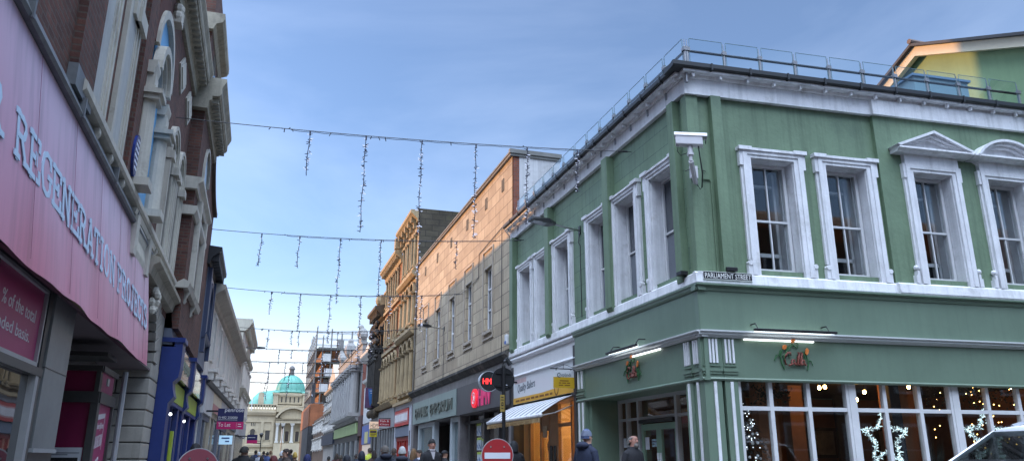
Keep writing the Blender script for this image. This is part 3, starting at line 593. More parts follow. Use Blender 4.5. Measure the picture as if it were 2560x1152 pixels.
# glass balustrades on the roof edge
def balustrade(T,s0,step,k,n,label,ztop=9.93,base=9.2,flip=1):
    t=thing('glass_balustrade',label,'balustrade',T(s0,n,base),'glass balustrades on the roof of the green building')
    GL=clear_glass('balustrade_glass',(.95,.978,.98),.7)
    for i in range(k):
        s=s0+i*step
        b=MB(); b.tube([T(s,n,base-.3),T(s,n,ztop-.19)],.034,8); b.box(T,s-.05,s+.05,n-.02,n+.05,ztop-.30,ztop-.22); b.tube([T(s,n,ztop-.3),T(s,n,ztop-.02)],.008,5); b.build('post',M('post_grey',(.28,.28,.29),.35,.1,5,metal=.5),t)
        if i<k-1:
            MB().box(T,s+.045,s+step-.045,n+.018,n+.03,base+.02,ztop).build('glass_panel',GL,t)
            b=MB(); b.tube([T(s,n-.03,ztop-.27),T(s+step,n-.03,ztop-.27)],.03,7); b.build('rail',M('rail_grey',(.045,.045,.05),.4,.1,5),t)
            b=MB(); 
            for q in (s+.045,s+step-.045): b.box(T,q-.004,q+.004,n+.0175,n+.0305,base+.02,ztop)
            b.box(T,s+.045,s+step-.045,n+.0175,n+.0305,ztop,ztop+.008); b.build('glass_edge',M('glass_edge',(.16,.24,.25),.2,0),t)
balustrade(FR,12.75,.873,14,.1,'row of glass panels and steel posts on the roof edge facing the shopping street')
balustrade(FP,.14,.873,11,-.1,'row of glass panels and steel posts on the roof edge facing the side street',10.13)
# interior decorations
def star(c,label):
    t=thing('star_decoration',label,'star',FP(c[0],-.6,c[1]-.55),'silver tinsel stars in the restaurant window')
    pts=[]
    for i in range(10):
        r=.56 if i%2==0 else .25; a=math.pi/2+i*math.pi/5; pts.append((c[0]+r*math.cos(a),c[1]+r*math.sin(a)))
    b=MB(); b.tube([FP(p[0],-.6,p[1]) for p in pts+[pts[0]]],.012,6); b.build('frame',STEEL,t)
    b=MB(); e=MB(); rnd=random.Random(int(c[0]*10))
    for i in range(10):
        p,q=pts[i],pts[(i+1)%10]
        for k in range(80):
            f=rnd.random(); s=p[0]+(q[0]-p[0])*f; z=p[1]+(q[1]-p[1])*f; a=rnd.random()*6.28; r=.03+.045*rnd.random(); d=rnd.uniform(-.05,.05)
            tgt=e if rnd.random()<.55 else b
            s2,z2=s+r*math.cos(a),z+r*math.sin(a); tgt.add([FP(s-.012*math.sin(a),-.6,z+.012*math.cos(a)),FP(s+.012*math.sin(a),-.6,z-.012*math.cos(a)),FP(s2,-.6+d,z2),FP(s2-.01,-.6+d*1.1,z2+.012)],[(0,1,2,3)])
    b.build('tinsel',M('tinsel',(.5,.53,.55),.25,0,metal=.9),t); e.build('light',EM('star_glow',(.75,.95,1),.85),t)  # glowing strips: the star's lights plus brightness added to unlit tinsel
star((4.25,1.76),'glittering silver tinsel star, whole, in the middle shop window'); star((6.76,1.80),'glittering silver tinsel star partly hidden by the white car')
t=thing('christmas_tree','dark Christmas tree with white lights and baubles behind the first shop window','christmas tree',FP(.95,-.75,.13))
rnd=random.Random(3); b=MB(); bl=MB(); li=MB()
for k in range(1500):
    h=rnd.random()**1.5; z=.3+2.5*h; rr=(1.12*(1-h)+.05); a=rnd.random()*6.28; r=rr*math.sqrt(rnd.random()); s=1.0+r*math.cos(a); n=-.8+r*math.sin(a)*.5
    d=.12; b.add([FP(s,n,z),FP(s+.025*math.sin(a),n-.02,z+.02),FP(s+d*math.cos(a),n+d*math.sin(a),z-.05)],[(0,1,2)])
    if k%13==0: bl.ball(FP(s,min(-.15,-.8+rr*.5*abs(math.sin(a))),z),.028,k=8,m=5)
    if k%9==0: li.ball(FP(s+rnd.uniform(-.05,.05),min(-.14,-.78+rr*.52*abs(math.sin(a))),z),.009,k=5,m=4)
b.tube([FP(1.0,-.8,.13),FP(1.0,-.8,2.8)],.03); b.build('foliage',M('tree_needles',(.025,.04,.04),.7,.3,4),t); bl.build('bauble',EM('bauble',(.5,.53,.58),.12),t,True); li.build('fairy_light',EM('fairy_white',(.8,.9,1),3),t)  # baubles given a faint glow so they show in the dark room
bulbs=[(4.304,2.90,-1.55),(4.44,2.62,-1.6),(4.66,2.79,-1.6),(5.06,2.63,-1.6),(5.43,2.80,-1.6),(5.79,2.92,-1.55),(3.53,2.86,-1.6),(3.67,2.88,-1.6),(7.10,2.78,-1.6),(8.3,2.93,-1.3)]
names=['hanging just left of the second heavy mullion','lowest of the group left of the tinsel star','in the middle of the pane above the tinsel star','hanging close to the mullion above the star tip','just right of the mullion above the star','highest bulb right of the star','left bulb of the pair in the third pane','right bulb of the pair in the third pane','in the pane right of the last heavy mullion','high above the car roof']
for (s,z,n),nm in zip(bulbs,names):
    t=thing('pendant_bulb','warm glowing bare bulb, '+nm,'lamp',FP(s,n,z),'warm pendant bulbs in the restaurant')
    MB().ball(FP(s,n,z),.036,.045).build('bulb',EM('bulb_glow',(1,.5,.13),48),t,True); MB().tube([FP(s,n,z+.04),FP(s,n,2.99)],.005,5).build('flex',BLACK,t)
t=thing('hanging_garland','dark trailing garland with tiny gold lights inside the far shop window','garland',FP(6.5,-.9,2.9))
b=MB(); li=MB()
for k in range(500):
    s=5.6+rnd.random()*2.6; z=2.95-.55*rnd.random()**1.6; n=-.7-rnd.random()*.5; a=rnd.random()*6.28; b.add([FP(s,n,z),FP(s+.06*math.cos(a),n,z+.05*math.sin(a)),FP(s+.05*math.cos(a+.8),n+.03,z+.06*math.sin(a+.8))],[(0,1,2)])
    if k%8==0: li.ball(FP(s,n+.02,z-(1.3*rnd.random() if k%3 else 0)),.010,k=5,m=4)
b.build('foliage',M('garland_leaf',(.02,.03,.02),.7,.2,5),t); li.build('fairy_light',EM('fairy_gold',(1,.55,.15),14),t)
t=thing('hanging_garland','dark leafy spray hanging in the second shop window','garland',FP(1.8,-.7,2.6)); b=MB()
for k in range(220):
    s=1.75+rnd.gauss(0,.22); z=2.62+rnd.gauss(0,.09); n=-.7+rnd.gauss(0,.06); a=rnd.random()*6.28; b.add([FP(s,n,z),FP(s+.07*math.cos(a),n,z+.05*math.sin(a)),FP(s+.06*math.cos(a+.7),n+.03,z+.06*math.sin(a+.7))],[(0,1,2)])
b.tube([FP(1.75,-.7,2.6),FP(1.75,-.7,3.0)],.006,5); b.build('foliage',M('garland_leaf',(.02,.03,.02)),t)
t=thing('potted_plant','dark spiky pot plant on the floor behind the shop window left of the car','plant',FP(5.5,-.8,.13)); b=MB()
for k in range(70):
    a=rnd.random()*6.28; h=.5+.5*rnd.random(); b.add([FP(5.5,-.8,.9),FP(5.5+.03,-.8,.9),FP(5.5+.3*math.cos(a),-.8+.2*math.sin(a),.9+h)],[(0,1,2)])
b.build('foliage',M('garland_leaf',(.02,.03,.02)),t); MB().lathe(FP(5.5,-.8,.13),[(.16,0),(.22,.6),(.24,.78),(.2,.78)],14).build('pot',BLACK,t)
# ================================================================== pale stone building with music shop
t=hb=thing('stone_building','pale ashlar building with five tall narrow windows and two shops, music shop nearest','building',FR(25.05,0,0))
HC=[28.1+3.03*k for k in range(5)]
wall(FR,25.05,43.2,4.98,12.0,[(c-.42,c+.42,6.05,8.5) for c in HC],HMVST,hb,.26)
mass([(8.44,25.06),(9.85,25.06),(9.85,43.2),(8.44,43.2)],4.98,12.0,DKIN,hb,'core')
mass([(8.03,25.04),(8.26,25.04),(8.26,25.3),(8.03,25.3)],8.9,12.0,M('red_quoin_brick',(.30,.085,.045),.85,.2,2,brick=dict(w=.24,h=.08,m=.012,mc=(.16,.11,.09))),hb)
mass([(8.26,25.03),(9.85,25.03),(9.85,25.06),(8.26,25.06)],8.9,12.0,M('flaking_render',(.55,.55,.56),.8,.12,1.2,streak=.25,dirt=(.2,.18,.16),dirtamt=.3),hb)
b=MB(); b.box(FR,24.98,43.2,-1.9,.10,12.001,12.10); b.box(FR,24.94,25.10,-1.9,.13,12.10,12.26); b.box(FR,25.10,43.2,-.25,.13,12.10,12.17); b.build('coping',M('grey_coping',(.2,.2,.19),.7,.25,2),hb)
b=MB()
for c in HC:
    for s0,s1,z0,z1 in ((c-.72,c-.65,5.72,9.28),(c+.65,c+.72,5.72,9.28),(c-.65,c+.65,5.72,5.79),(c-.65,c+.65,9.21,9.28)): b.box(FR,s0,s1,0,.05,z0,z1)
    b.box(FR,c-.5,c+.5,0,.04,8.5,8.56); b.box(FR,c-.55,c+.55,0,.09,5.93,6.04)
b.build('window_border',HMVTR,hb)
MB().quad(FR(25.05,-.001,8.56),FR(25.05,-.001,8.57),FR(25.06,-.001,8.57),FR(25.06,-.001,8.56)).build('joint',HMVTR,hb)
for c in HC: sash(FR,c-.42,c+.42,6.05,8.5,-.13,WHITE,SKYG,hb,2,3,.075,.05)
for k in range(6):
    b=MB()
    for d in (-.09,.09): b.arch(FR,28.5+3.05*k+d-0 if k<5 else 26.2+d,11.05,.0,.05,0,.03,8,180,360); b.box(FR,(28.5+3.05*k if k<5 else 26.2)+d-.05,(28.5+3.05*k if k<5 else 26.2)+d+.05,0,.03,11.05,11.5)
    b.build('vent_slot',M('slot_stone',(.2,.17,.13),.8,.2,4),hb)
b=MB(); b.tube([FR(32.3,.03,8.35),FR(31.0,.025,8.30),FR(29.5,.025,8.42),FR(29.45,.025,9.4),FR(26.2,.025,9.62),FR(25.3,.025,9.0)],.014,5); b.tube([FR(26.25,.03,9.6),FR(26.25,.03,5.0)],.012,5); b.build('cable',BLACK,hb)
b=MB(); b.tube([FR(42.9,.07,12.0),FR(42.9,.07,4.98)],.055,8); b.build('downpipe',M('old_pipe',(.2,.18,.15),.7,.3,3),hb)
b=MB(); b.mould(FR,25.02,43.2,[(0,4.62),(.12,4.62),(.28,4.8),(.28,4.9),(.1,4.98),(0,4.98)]); b.build('ledge',M('stained_ledge',(.075,.07,.065),.85,.4,1.5,streak=.3,dirt=(.3,.27,.23),dirtamt=.25),hb)
MARB=M('grey_marble',(.21,.195,.2),.45,.3,1.2,streak=.4)
MB().box(FR,25.02,43.2,0,.06,4.22,4.619).build('fascia',MARB,hb)
mass([(9.4,25.06),(20,25.06),(20,43.2),(9.4,43.2)],0,8.9,DKIN,hb,'core')
b=MB(); b.box(FR,25.02,25.4,-.6,.02,.12,4.22); b.box(FR,32.2,32.5,-.6,.02,.12,4.22); b.box(FR,42.6,43.2,-.6,.02,.12,4.22); b.box(FR,25.4,42.6,-1.4,-.02,3.1,3.15); b.build('wall',MARB,hb)
# shop fronts
FRM=M('pale_blue_frame',(.42,.47,.5),.45,.1,3); DFR=M('dark_frame',(.05,.045,.045))
b=MB()
for s0,s1 in ((32.5,32.7),(33.9,34.1),(34.15,34.25),(37.6,37.8),(37.85,38.0),(41.3,41.6)): b.box(FR,s0,s1,-.3,-.05,.12,3.1)
for s0,s1 in ((32.7,33.9),(38.0,41.3)): b.box(FR,s0,s1,-.28,-.07,2.92,3.1); b.box(FR,s0,s1,-.28,-.07,.12,.5)
w=b.build('shop_front',FRM,hb)
for s0,s1 in ((32.7,33.9),(38.0,41.3)): MB().box(FR,s0,s1,-.2,-.19,.5,2.92).build('pane',dark_glass('teal_glass',(.07,.1,.105),.08,.03,.5),w)
MB().box(FR,34.1,37.7,-1.3,-1.28,.12,3.1).build('doorway',M('doorway_dark',(.02,.03,.03),.5,.2,2),hb)
b=MB()
for s0,s1 in ((25.4,25.55),(27.3,27.4),(29.2,29.35),(31.4,31.6)): b.box(FR,s0,s1,-.5,-.2,.12,3.1)
b.box(FR,25.4,32.2,-.5,-.2,2.75,2.85)
w=b.build('shop_front',DFR,hb); MB().box(FR,25.5,32.2,-.4,-.39,.2,3.05).build('pane',dark_glass('brown_glass',(.05,.04,.035),.06,.03,.9),w)
PO=M('poster_green',(.4,.5,.08),.5,.1,4); PW=M('poster_pale',(.5,.55,.6),.5,.15,4); PB=M('poster_blue',(.05,.12,.3),.5,.4,9)
for (s,z) in ((30.6,2.5),(30.55,1.95),(29.75,1.9),(30.5,1.4),(29.7,1.35)):
    o=MB().box(FR,s-.33,s+.33,-.385,-.37,z-.24,z+.24).build('poster',PW,hb); MB().box(FR,s-.33,s+.33,-.37,-.366,z+.15,z+.24).build('poster_header',PO,o)
    b=MB(); 
    for q in range(5): b.box(FR,s-.28+.12*q,s-.2+.12*q,-.37,-.366,z-.2+.06*(q%3),z-.1+.07*(q%3))
    b.build('poster_print',PB,o)
# signs
t=thing('emporium_sign','pale green-grey sign board with raised grey letters reading Emmaus Emporium','sign',FR(37,.08,3.15)); MB().box(FR,32.45,42.3,.061,.14,3.15,4.25).build('board',M('sage_board',(.24,.30,.28),.45,.08,.8,streak=.1),t)
o=MB().box(FR,37.9,37.93,.14,.145,3.15,4.25).build('joint',M('sage_joint',(.4,.45,.42),.5,0),t)
EL=M('sage_letters',(.13,.145,.125),.4,.1,3,metal=.3)
text('EMMAUS',EL,FR,38.3,41.4,3.42,3.92,.14,.06,t,flip=-1); text('EMPORIUM',EL,FR,33.1,37.6,3.42,3.92,.14,.06,t,flip=-1)
t=thing('music_shop_sign','dark grey fascia with a red disc and pink letters HMV','sign',FR(28.5,.08,3.12)); MB().box(FR,25.05,32.42,.061,.12,3.12,4.25).build('board',M('charcoal_board',(.055,.055,.065),.4,.08,.8),t)
LT=EM('pink_letter',(.62,.05,.18),.22); 
b=MB(); pts=[FR(29.36,.12,3.6),FR(29.36,.2,3.6)]; b.plate(FR,[(29.36+.42*math.cos(a*.3142),3.62+.36*math.sin(a*.3142)) for a in range(20)],.12,.2); b.build('disc',EM('red_disc',(.8,.02,.04),.45),t)
b=MB(); b.tube([FR(29.36+.2*math.cos(a),.205,3.62+.2*math.sin(a)) for a in [i*.45+.6 for i in range(12)]],.022,5); b.tube([FR(29.5,.205,3.5),FR(29.4,.205,3.74),FR(29.25,.205,3.5)],.022,5); b.build('disc_mark',WHITE,t)
text('HMV',LT,FR,27.2,28.9,3.29,3.93,.12,.035,t,flip=-1)
H=FY(25.4); t=thing('round_sign','round black projecting sign with glowing red letters HMV','sign',H(6.95,0,3.4))
q=at(1221,953,24.4+.9); b=MB(); b.plate(FY(q.y),[(q.x+.31*math.cos(a*.2618),q.z+.31*math.sin(a*.2618)) for a in range(24)],-.09,.09); b.build('disc',BLACK,t)
text('HMV',EM('red_neon',(1,.03,.03),2.2),FY(q.y),q.x-.21,q.x+.21,q.z-.09,q.z+.09,.09,.01,t)
b=MB(); b.arch(FY(q.y),q.x,q.z,.31,.325,-.1,.1,24,0,360); b.build('rim',M('rim_grey',(.4,.42,.45),.3,.1,3),t); MB().tube([(q.x+.3,q.y,q.z),(8.05,q.y,q.z)],.03).build('bracket',BLACK,t)
# ================================================================== golden stone building
gb=thing('gothic_building','tall golden stone building with arched window groups and a dark side wall','building',FR(43.25,0,0))
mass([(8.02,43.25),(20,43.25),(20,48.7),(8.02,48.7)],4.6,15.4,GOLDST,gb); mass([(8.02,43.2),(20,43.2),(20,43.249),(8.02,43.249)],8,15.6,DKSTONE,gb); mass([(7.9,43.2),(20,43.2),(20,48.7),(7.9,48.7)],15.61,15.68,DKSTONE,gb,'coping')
def modillions(T,s0,s1,n0,n1,z0,z1,step,w,b):
    k=int((s1-s0)/step)
    for i in range(k+1):
        s=s0+w+(s1-s0-2*w)*i/max(1,k); b.box(T,s-w/2,s+w/2,n0,n1,z0,z1)
b=MB(); b.mould(FR,43.25,48.8,[(0,14.9),(.1,14.9),(.1,15.05),(.4,15.35),(.5,15.42),(.5,15.6),(0,15.6)]); b.box(FR,43.25,48.7,0,.08,14.3,14.45)
for i in range(5):
    s=43.9+i*1.1
    b.box(FR,s-.13,s+.13,.05,.38,14.95,15.33); b.box(FR,s-.13,s+.13,.05,.22,14.6,14.95)
b.mould(FR,43.25,48.75,[(0,11.6),(.15,11.6),(.32,11.75),(.32,11.92),(0,12.0)]); b.mould(FR,43.25,48.75,[(0,8.25),(.15,8.25),(.32,8.42),(.32,8.58),(0,8.65)]); b.box(FR,43.2,48.8,0,.25,4.45,4.62)
b.build('cornice',GOLDST,gb)
def bay(T,cs,hw,z0,z1,n,mg,ms,parent,colr=.1,arch=True,sill=True):
    "a group of narrow lights with little columns between them"
    for c in cs:
        w=MB()
        if arch:
            w.arch(T,c,z1-hw,hw,hw+.13,n,n+.14,8); w.box(T,c-hw-.13,c-hw,n,n+.12,z1-hw-.12,z1-hw); w.box(T,c+hw,c+hw+.13,n,n+.12,z1-hw-.12,z1-hw)
            poly=[(c-hw,z0),(c+hw,z0)]+[(c+hw*math.cos(R(a)),z1-hw+hw*math.sin(R(a))) for a in range(0,181,20)]
        else:
            w.box(T,c-hw-.1,c+hw+.1,n,n+.1,z1,z1+.14); poly=[(c-hw,z0),(c+hw,z0),(c+hw,z1),(c-hw,z1)]
        for q in (-1,1): w.column(T,c+q*(hw+.08),n+.08,z0,z1-hw-.1 if arch else z1,colr,8)
        if sill: w.box(T,c-hw-.2,c+hw+.2,n,n+.14,z0-.14,z0)
        o=w.build('window',ms,parent); MB().plate(T,poly,n+.005,n+.015).build('pane',mg,o)
bay(FR,(44.3,45.75,47.2),.36,12.25,14.2,0,FARG,GOLDST,gb,.09,False); bay(FR,(44.3,45.75,47.2),.5,8.8,11.3,0,FARG,GOLDST,gb,.15); bay(FR,(44.3,45.75,47.2),.5,5.0,8.0,0,FARG,GOLDST,gb,.15)
# its ground floor shop
WH2=M('pale_lilac_paint',(.55,.56,.62),.5,.1,2)
mass([(8.4,43.3),(20,43.3),(20,48.7),(8.4,48.7)],0,4.45,DKIN,gb,'core')
b=MB(); b.box(FR,43.25,43.85,-.4,.06,.12,4.45); b.box(FR,48.45,48.7,-.4,.06,.12,4.45); b.box(FR,43.85,48.45,0,.06,4.2,4.45); b.build('shop_front',WH2,gb)
b=MB(); b.box(FR,43.4,43.62,.06,.075,2.1,2.9); b.box(FR,43.4,43.62,.06,.075,.9,1.8); b.build('recessed_panel',DFR,gb)
t=thing('round_shop_sign','red fascia sign with pale capital letters under the golden stone building','sign',FR(46,.1,3.25)); MB().box(FR,43.9,48.4,.065,.12,3.25,4.15).build('board',M('sign_red',(.5,.07,.06),.5,.1,2),t)
b=MB(); b.box(FR,43.95,48.35,.12,.125,3.42,3.98); b.build('panel',M('sign_pink',(.62,.35,.36),.5,.1,2),t); marks(WHITE,FR,44.1,48.2,3.5,3.9,.125,t,10,.02)
MB().box(FR,43.9,48.4,-.1,.05,2.65,3.2).build('fascia',M('slate_blue_board',(.16,.19,.25),.5,.1,2),gb)
b=MB()
for s in (44.1,44.9,45.7,46.5,47.3,48.2): b.box(FR,s-.1,s+.1,-.3,-.05,.12,2.6)
b.box(FR,43.9,48.4,-.3,-.04,2.4,2.62); b.box(FR,45.75,46.45,-.28,-.06,.12,2.3); w=b.build('shop_front',M('red_frame',(.28,.015,.012),.45,.15,3),gb)
MB().box(FR,44,48.3,-.2,-.19,.2,2.4).build('pane',EM('lit_pane',(.75,.62,.5),.25),w)
# ================================================================== orange brick building
ob=thing('brick_building','narrow orange brick building with a bracketed stone cornice','building',FR(48.75,0,0))
mass([(8.02,48.75),(20,48.75),(20,55.4),(8.02,55.4)],0,14.2,ORBRICK,ob)
b=MB(); b.mould(FR,48.72,55.5,[(0,13.7),(.08,13.7),(.1,13.95),(.42,14.25),(.5,14.3),(.5,14.5),(0,14.6)]); modillions(FR,48.8,55.4,.05,.4,13.98,14.26,.55,.2,b); b.box(FR,48.7,55.4,0,.15,11.2,11.4); b.box(FR,48.7,55.4,0,.12,8.3,8.5); b.mould(FR,48.7,55.5,[(0,4.6),(.3,4.6),(.45,4.8),(.1,4.95),(0,4.95)])
b.box(FR,48.72,49.2,-.4,.5,14.6,15.3); b.build('cornice',GOLDST,ob)
for z0,z1 in ((11.6,13.5),(8.9,10.8)):
    for c in (50.1,52.0,53.9): bay(FR,(c,),.4,z0,z1,0,FARG,GOLDST,ob,.08,False)
bay(FR,(49.8,51.0,52.2,53.4,54.6),.42,5.1,8.0,0,FARG,GOLDST,ob,.13)
b=MB(); b.box(FR,48.75,55.4,.0,.12,3.3,4.5); w=b.build('fascia',M('pale_grey_board',(.36,.38,.4),.5,.15,1.5,streak=.3),ob)
b=MB()
for s in (49.2,50.2,51.3,52.4,53.5,54.6): b.box(FR,s,s+.25,.0,.1,.12,3.25)
b.build('shop_front',M('grey_frame2',(.25,.26,.27),.5,.2,2),ob); MB().box(FR,48.8,55.4,.005,.02,.2,3.25).build('pane',FARG,ob)
# ================================================================== black building
bb=thing('sooty_building','black sooty stone building with a projecting ornate bay and dark cornice','building',FR(55.45,0,0))
mass([(8.02,55.45),(20,55.45),(20,59.3),(8.02,59.3)],0,11.8,BLKST,bb)
b=MB(); b.mould(FR,55.3,59.6,[(0,11.1),(.2,11.2),(.55,11.7),(.75,11.8),(.75,12.0),(0,12.15)]); modillions(FR,55.4,59.4,.05,.6,11.3,11.72,.5,.16,b); b.mould(FR,55.4,59.3,[(0,4.2),(.35,4.5),(.4,4.8),(0,4.9)])
for i in range(9): b.ball(FR(55.7+.42*i,.3,4.55),.22,.3,7,5)
b.build('cornice',M('dark_cornice',(.10,.075,.05),.8,.35,2,dirt=(.35,.22,.08),dirtamt=.2),bb)
b=MB(); b.box(FR,55.7,59.1,0,.45,4.9,8.6); 
rnd=random.Random(5)
for i in range(5):
    s=55.8+.8*i; b.column(FR,s,.5,5.0,8.2,.1,8)
for i in range(40): b.ball(FR(55.7+3.4*rnd.random(),.45,8.3+rnd.random()*2.6),.12+.12*rnd.random(),None,6,4)
b.build('bay',BLKST,bb); bay(FR,(56.5,58.3),.4,8.9,10.6,0,FARG,BLKST,bb,.1)
# chimney crest on its roof
b=MB(); b.box(FR,56.2,57.2,-1.2,-.2,12.0,13.2); b.box(FR,56.1,57.3,-1.3,-.1,13.2,13.35); b.ball(FR(56.0,.3,12.5),.35,.45,8,6); b.box(FR,55.6,56.2,-.4,.3,12.1,12.9); b.build('chimney',GOLDST,bb)
b=MB(); b.box(FR,55.5,59.2,0,.1,3.2,4.2); b.build('fascia',M('pale_sign_board',(.4,.4,.4),.5,.1,2),bb); b=MB()
for s in (55.6,57.2,58.9): b.box(FR,s,s+.2,0,.08,.12,3.2)
b.build('shop_front',M('grey_frame2',(.25,.26,.27)),bb)
# ================================================================== white building with panels
wb=thing('panelled_building','small white building with a pediment and ribbed white cladding','building',FR(59.35,0,0))
mass([(8.02,59.35),(20,59.35),(20,64.6),(8.02,64.6)],0,9.4,M('off_white',(.42,.40,.37),.7,.15,1,streak=.3),wb); mass([(8.02,64.65),(20,64.65),(20,67),(8.02,67)],0,9.2,M('red_flank',(.26,.07,.04),.8,.2,2),wb)
b=MB(); b.mould(FR,59.2,64.8,[(0,8.9),(.15,8.9),(.5,9.3),(.55,9.5),(0,9.6)]); b.plate(FR,[(59.3,9.6),(64.7,9.6),(64.7,10.2),(62,10.35),(59.3,10.2)],-.3,.1); b.box(FR,59.4,59.9,-.1,.3,9.5,10.4); b.mould(FR,59.3,64.7,[(0,7.2),(.2,7.3),(.25,7.5),(0,7.55)]); b.build('cornice',STUCCO,wb)
b=MB(); 
for i in range(16): b.box(FR,59.5+.31*i,59.72+.31*i,.0,.07,4.1,6.9)
b.build('cladding',WHITE,wb)
MB().box(FR,59.5,64.5,.0,.09,2.5,3.9).build('fascia',M('blue_fascia',(.12,.16,.4),.5,.1,2),wb); MB().box(FR,59.6,64.4,.01,.03,.2,2.45).build('pane',EM('lit_shop',(.5,.42,.36),.35),wb)
b=MB(); b.box(FR,60.8,62.6,.09,.11,2.55,3.4); b.build('banner',M('yellow_green_banner',(.6,.55,.25),.5,.1,3),wb)
b=MB(); b.box(FR,64.7,67,0,.15,3.2,4.8); b.build('fascia',M('maroon_board',(.09,.045,.045),.5,.2,2),wb)
# ================================================================== grey columned building
gc=thing('columned_building','long grey stone building with a row of tall columns and carved blocks on the parapet','building',FR(67,0,0))
mass([(8.02,67.05),(20,67.05),(20,88),(8.02,88)],0,10.0,GREYST,gc)
b=MB(); b.mould(FR,66.9,88.2,[(0,9.2),(.2,9.25),(.5,9.6),(.55,9.8),(0,9.9)]); b.box(FR,67,88,-.3,.1,9.9,10.9); b.box(FR,66.9,88.1,-.35,.2,10.9,11.05); b.mould(FR,66.9,88,[(0,4.4),(.3,4.5),(.45,4.75),(0,4.85)])
for s in (68.3,85.5): b.box(FR,s-.8,s+.8,-.3,.2,11.05,11.6); b.ball(FR(s,0,11.9),.5,.55,8,6); b.ball(FR(s+.3,.1,12.4),.25,.4,7,5); b.ball(FR(s-.7,0,11.7),.35,.4,7,5)
b.ball(FR(77,.1,11.6),.6,.8,8,6); b.ball(FR(77,.1,12.4),.28,.4,7,5); b.box(FR,76.2,77.8,-.2,.2,11.05,11.4)
b.build('cornice',GREYST,gc)
b=MB()
for i in range(10): b.column(FR,68.6+1.95*i,.42,4.9,9.2,.40,10,.5,.3)
b.build('column',M('grey_column',(.37,.36,.35),.7,.15,1,streak=.2),gc)
for i in range(9):
    c=69.57+1.95*i; o=MB().box(FR,c-.62,c+.62,.0,.04,5.0,9.1).build('window',M('blue_grey_panel',(.12,.135,.15),.6,.2,2),gc); MB().box(FR,c-.38,c+.38,.04,.05,5.4,8.6).build('pane',FARG,o)
MB().box(FR,67.3,87.6,.0,.25,3.45,4.35).build('fascia',M('lime_fascia',(.36,.47,.22),.5,.1,1),gc); MB().box(FR,67.1,88,.0,.12,2.9,3.44).build('fascia',DFR,gc)
b=MB()
for s in (67.3,71,75,79,83,87): b.box(FR,s,s+.8,0,.2,.12,2.9)
b.build('shop_front',M('grey_frame2',(.25,.26,.27)),gc); MB().box(FR,67.3,87.6,.005,.03,.2,2.9).build('pane',FARG,gc)
# ================================================================== ornate pale building and the ones beyond
pb=thing('gabled_building','pale ornate building with a curved gable beyond the grey columns','building',FR(88,0,0))
mass([(8.02,88.05),(20,88.05),(20,104),(8.02,104)],0,9.4,M('pale_weathered',(.42,.39,.36),.8,.15,.6,streak=.3),pb)
b=MB(); b.plate(FR,[(90,9.4),(102,9.4),(100.5,10.2),(99,11.0),(97.5,11.2),(96,12.4),(94.5,11.2),(93,11.0),(91.5,10.2)],-.6,.1); b.mould(FR,88,104,[(0,9.2),(.3,9.3),(.4,9.5),(0,9.6)]); b.mould(FR,88,104,[(0,6.7),(.3,6.8),(.3,7.0),(0,7.1)]); b.build('gable',M('pale_gable',(.5,.42,.33),.8,.15,.6),pb)
bay(FR,(90,92.6,95.2,97.8,100.4,103),.7,7.2,8.9,0,FARG,STUCCO,pb,.2); bay(FR,(90,92.6,95.2,97.8,100.4,103),.7,4.6,6.5,0,FARG,STUCCO,pb,.2)
MB().box(FR,88.1,103.9,0,.3,3.0,4.2).build('fascia',M('navy_fascia',(.03,.04,.07),.5,.2,1),pb)
db=thing('brown_building','plain brown brick building just before the scaffolded tower','building',FR(104,0,0)); mass([(8.02,104.05),(20,104.05),(20,126),(8.02,126)],0,7.0,M('brown_brick',(.2,.13,.09),.8,.2,.6),db)
bay(FR,(107,112,117,122),.8,5.0,6.4,0,FARG,STUCCO,db,.2,False); bay(FR,(107,112,117,122),.8,2.6,4.2,0,FARG,STUCCO,db,.2,False)
tb=thing('brick_tower','tall orange brick building wrapped in scaffolding','building',(8,127,0)); OB2=M('tower_brick',(.38,.15,.065),.8,.15,.6,brick=dict(w=.5,h=.2,m=.02,mc=(.25,.17,.1)))
mass([(8.55,127),(16,127),(16,150),(8.55,150)],0,18.3,OB2,tb); G=FY(127)
b=MB()
for z in (9.6,13.0,16.0):
    for s in (9.6,11.6,13.6): b.box(G,s-.55,s+.55,0,.1,z,z+1.9)
b.build('window',FARG,tb); b=MB(); b.box(G,8,16.1,-23,.2,18.3,18.6); b.box(G,11,12,-2,-.5,18.6,20); b.build('coping',GREYST,tb)
t=thing('scaffolding','grey scaffold poles and boarded lifts around the brick tower','scaffolding',(8,126,0)); b=MB(); d=MB(); rnd=random.Random(2)
for s in (7.6,8.6,9.9,11.5,13.1,14.8):
    for n in (.3,1.5): b.tube([G(s,n,0),G(s,n,20.2+rnd.random()*1.6)],.07,5)
for y in (128,131,134,137,140,143,146,149): b.tube([(7.6,y,0),(7.6,y,19.8+rnd.random()*2)],.07,5)
for z in (7.2,9.2,11.4,13.8,16.0,18.2,19.2,20.2):
    for n in (.3,1.5): b.tube([G(7.4,n,z+.6),G(15,n,z+.6)],.05,4)
    b.tube([(7.6,126,z+.6),(7.6,150,z+.6)],.05,4)
    if z<19: d.box(G,7.5,15,.2,1.6,z-.12,z); d.box(W0,7.5,8.5,127,150,z-.12,z)
b.build('pole',M('scaffold_tube',(.25,.25,.25),.4,.2,1,metal=.4),t); d.build('deck',M('scaffold_board',(.12,.13,.11),.7,.3,.6),t)
for s,z in ((8.6,16.2),(8.4,11.5),(9.0,13.9)): MB().box(G,s,s+1.3,1.5,1.55,z,z+1.2).build('white_sheet',M('white_sheet',(.55,.55,.54),.7,.2,1),t)
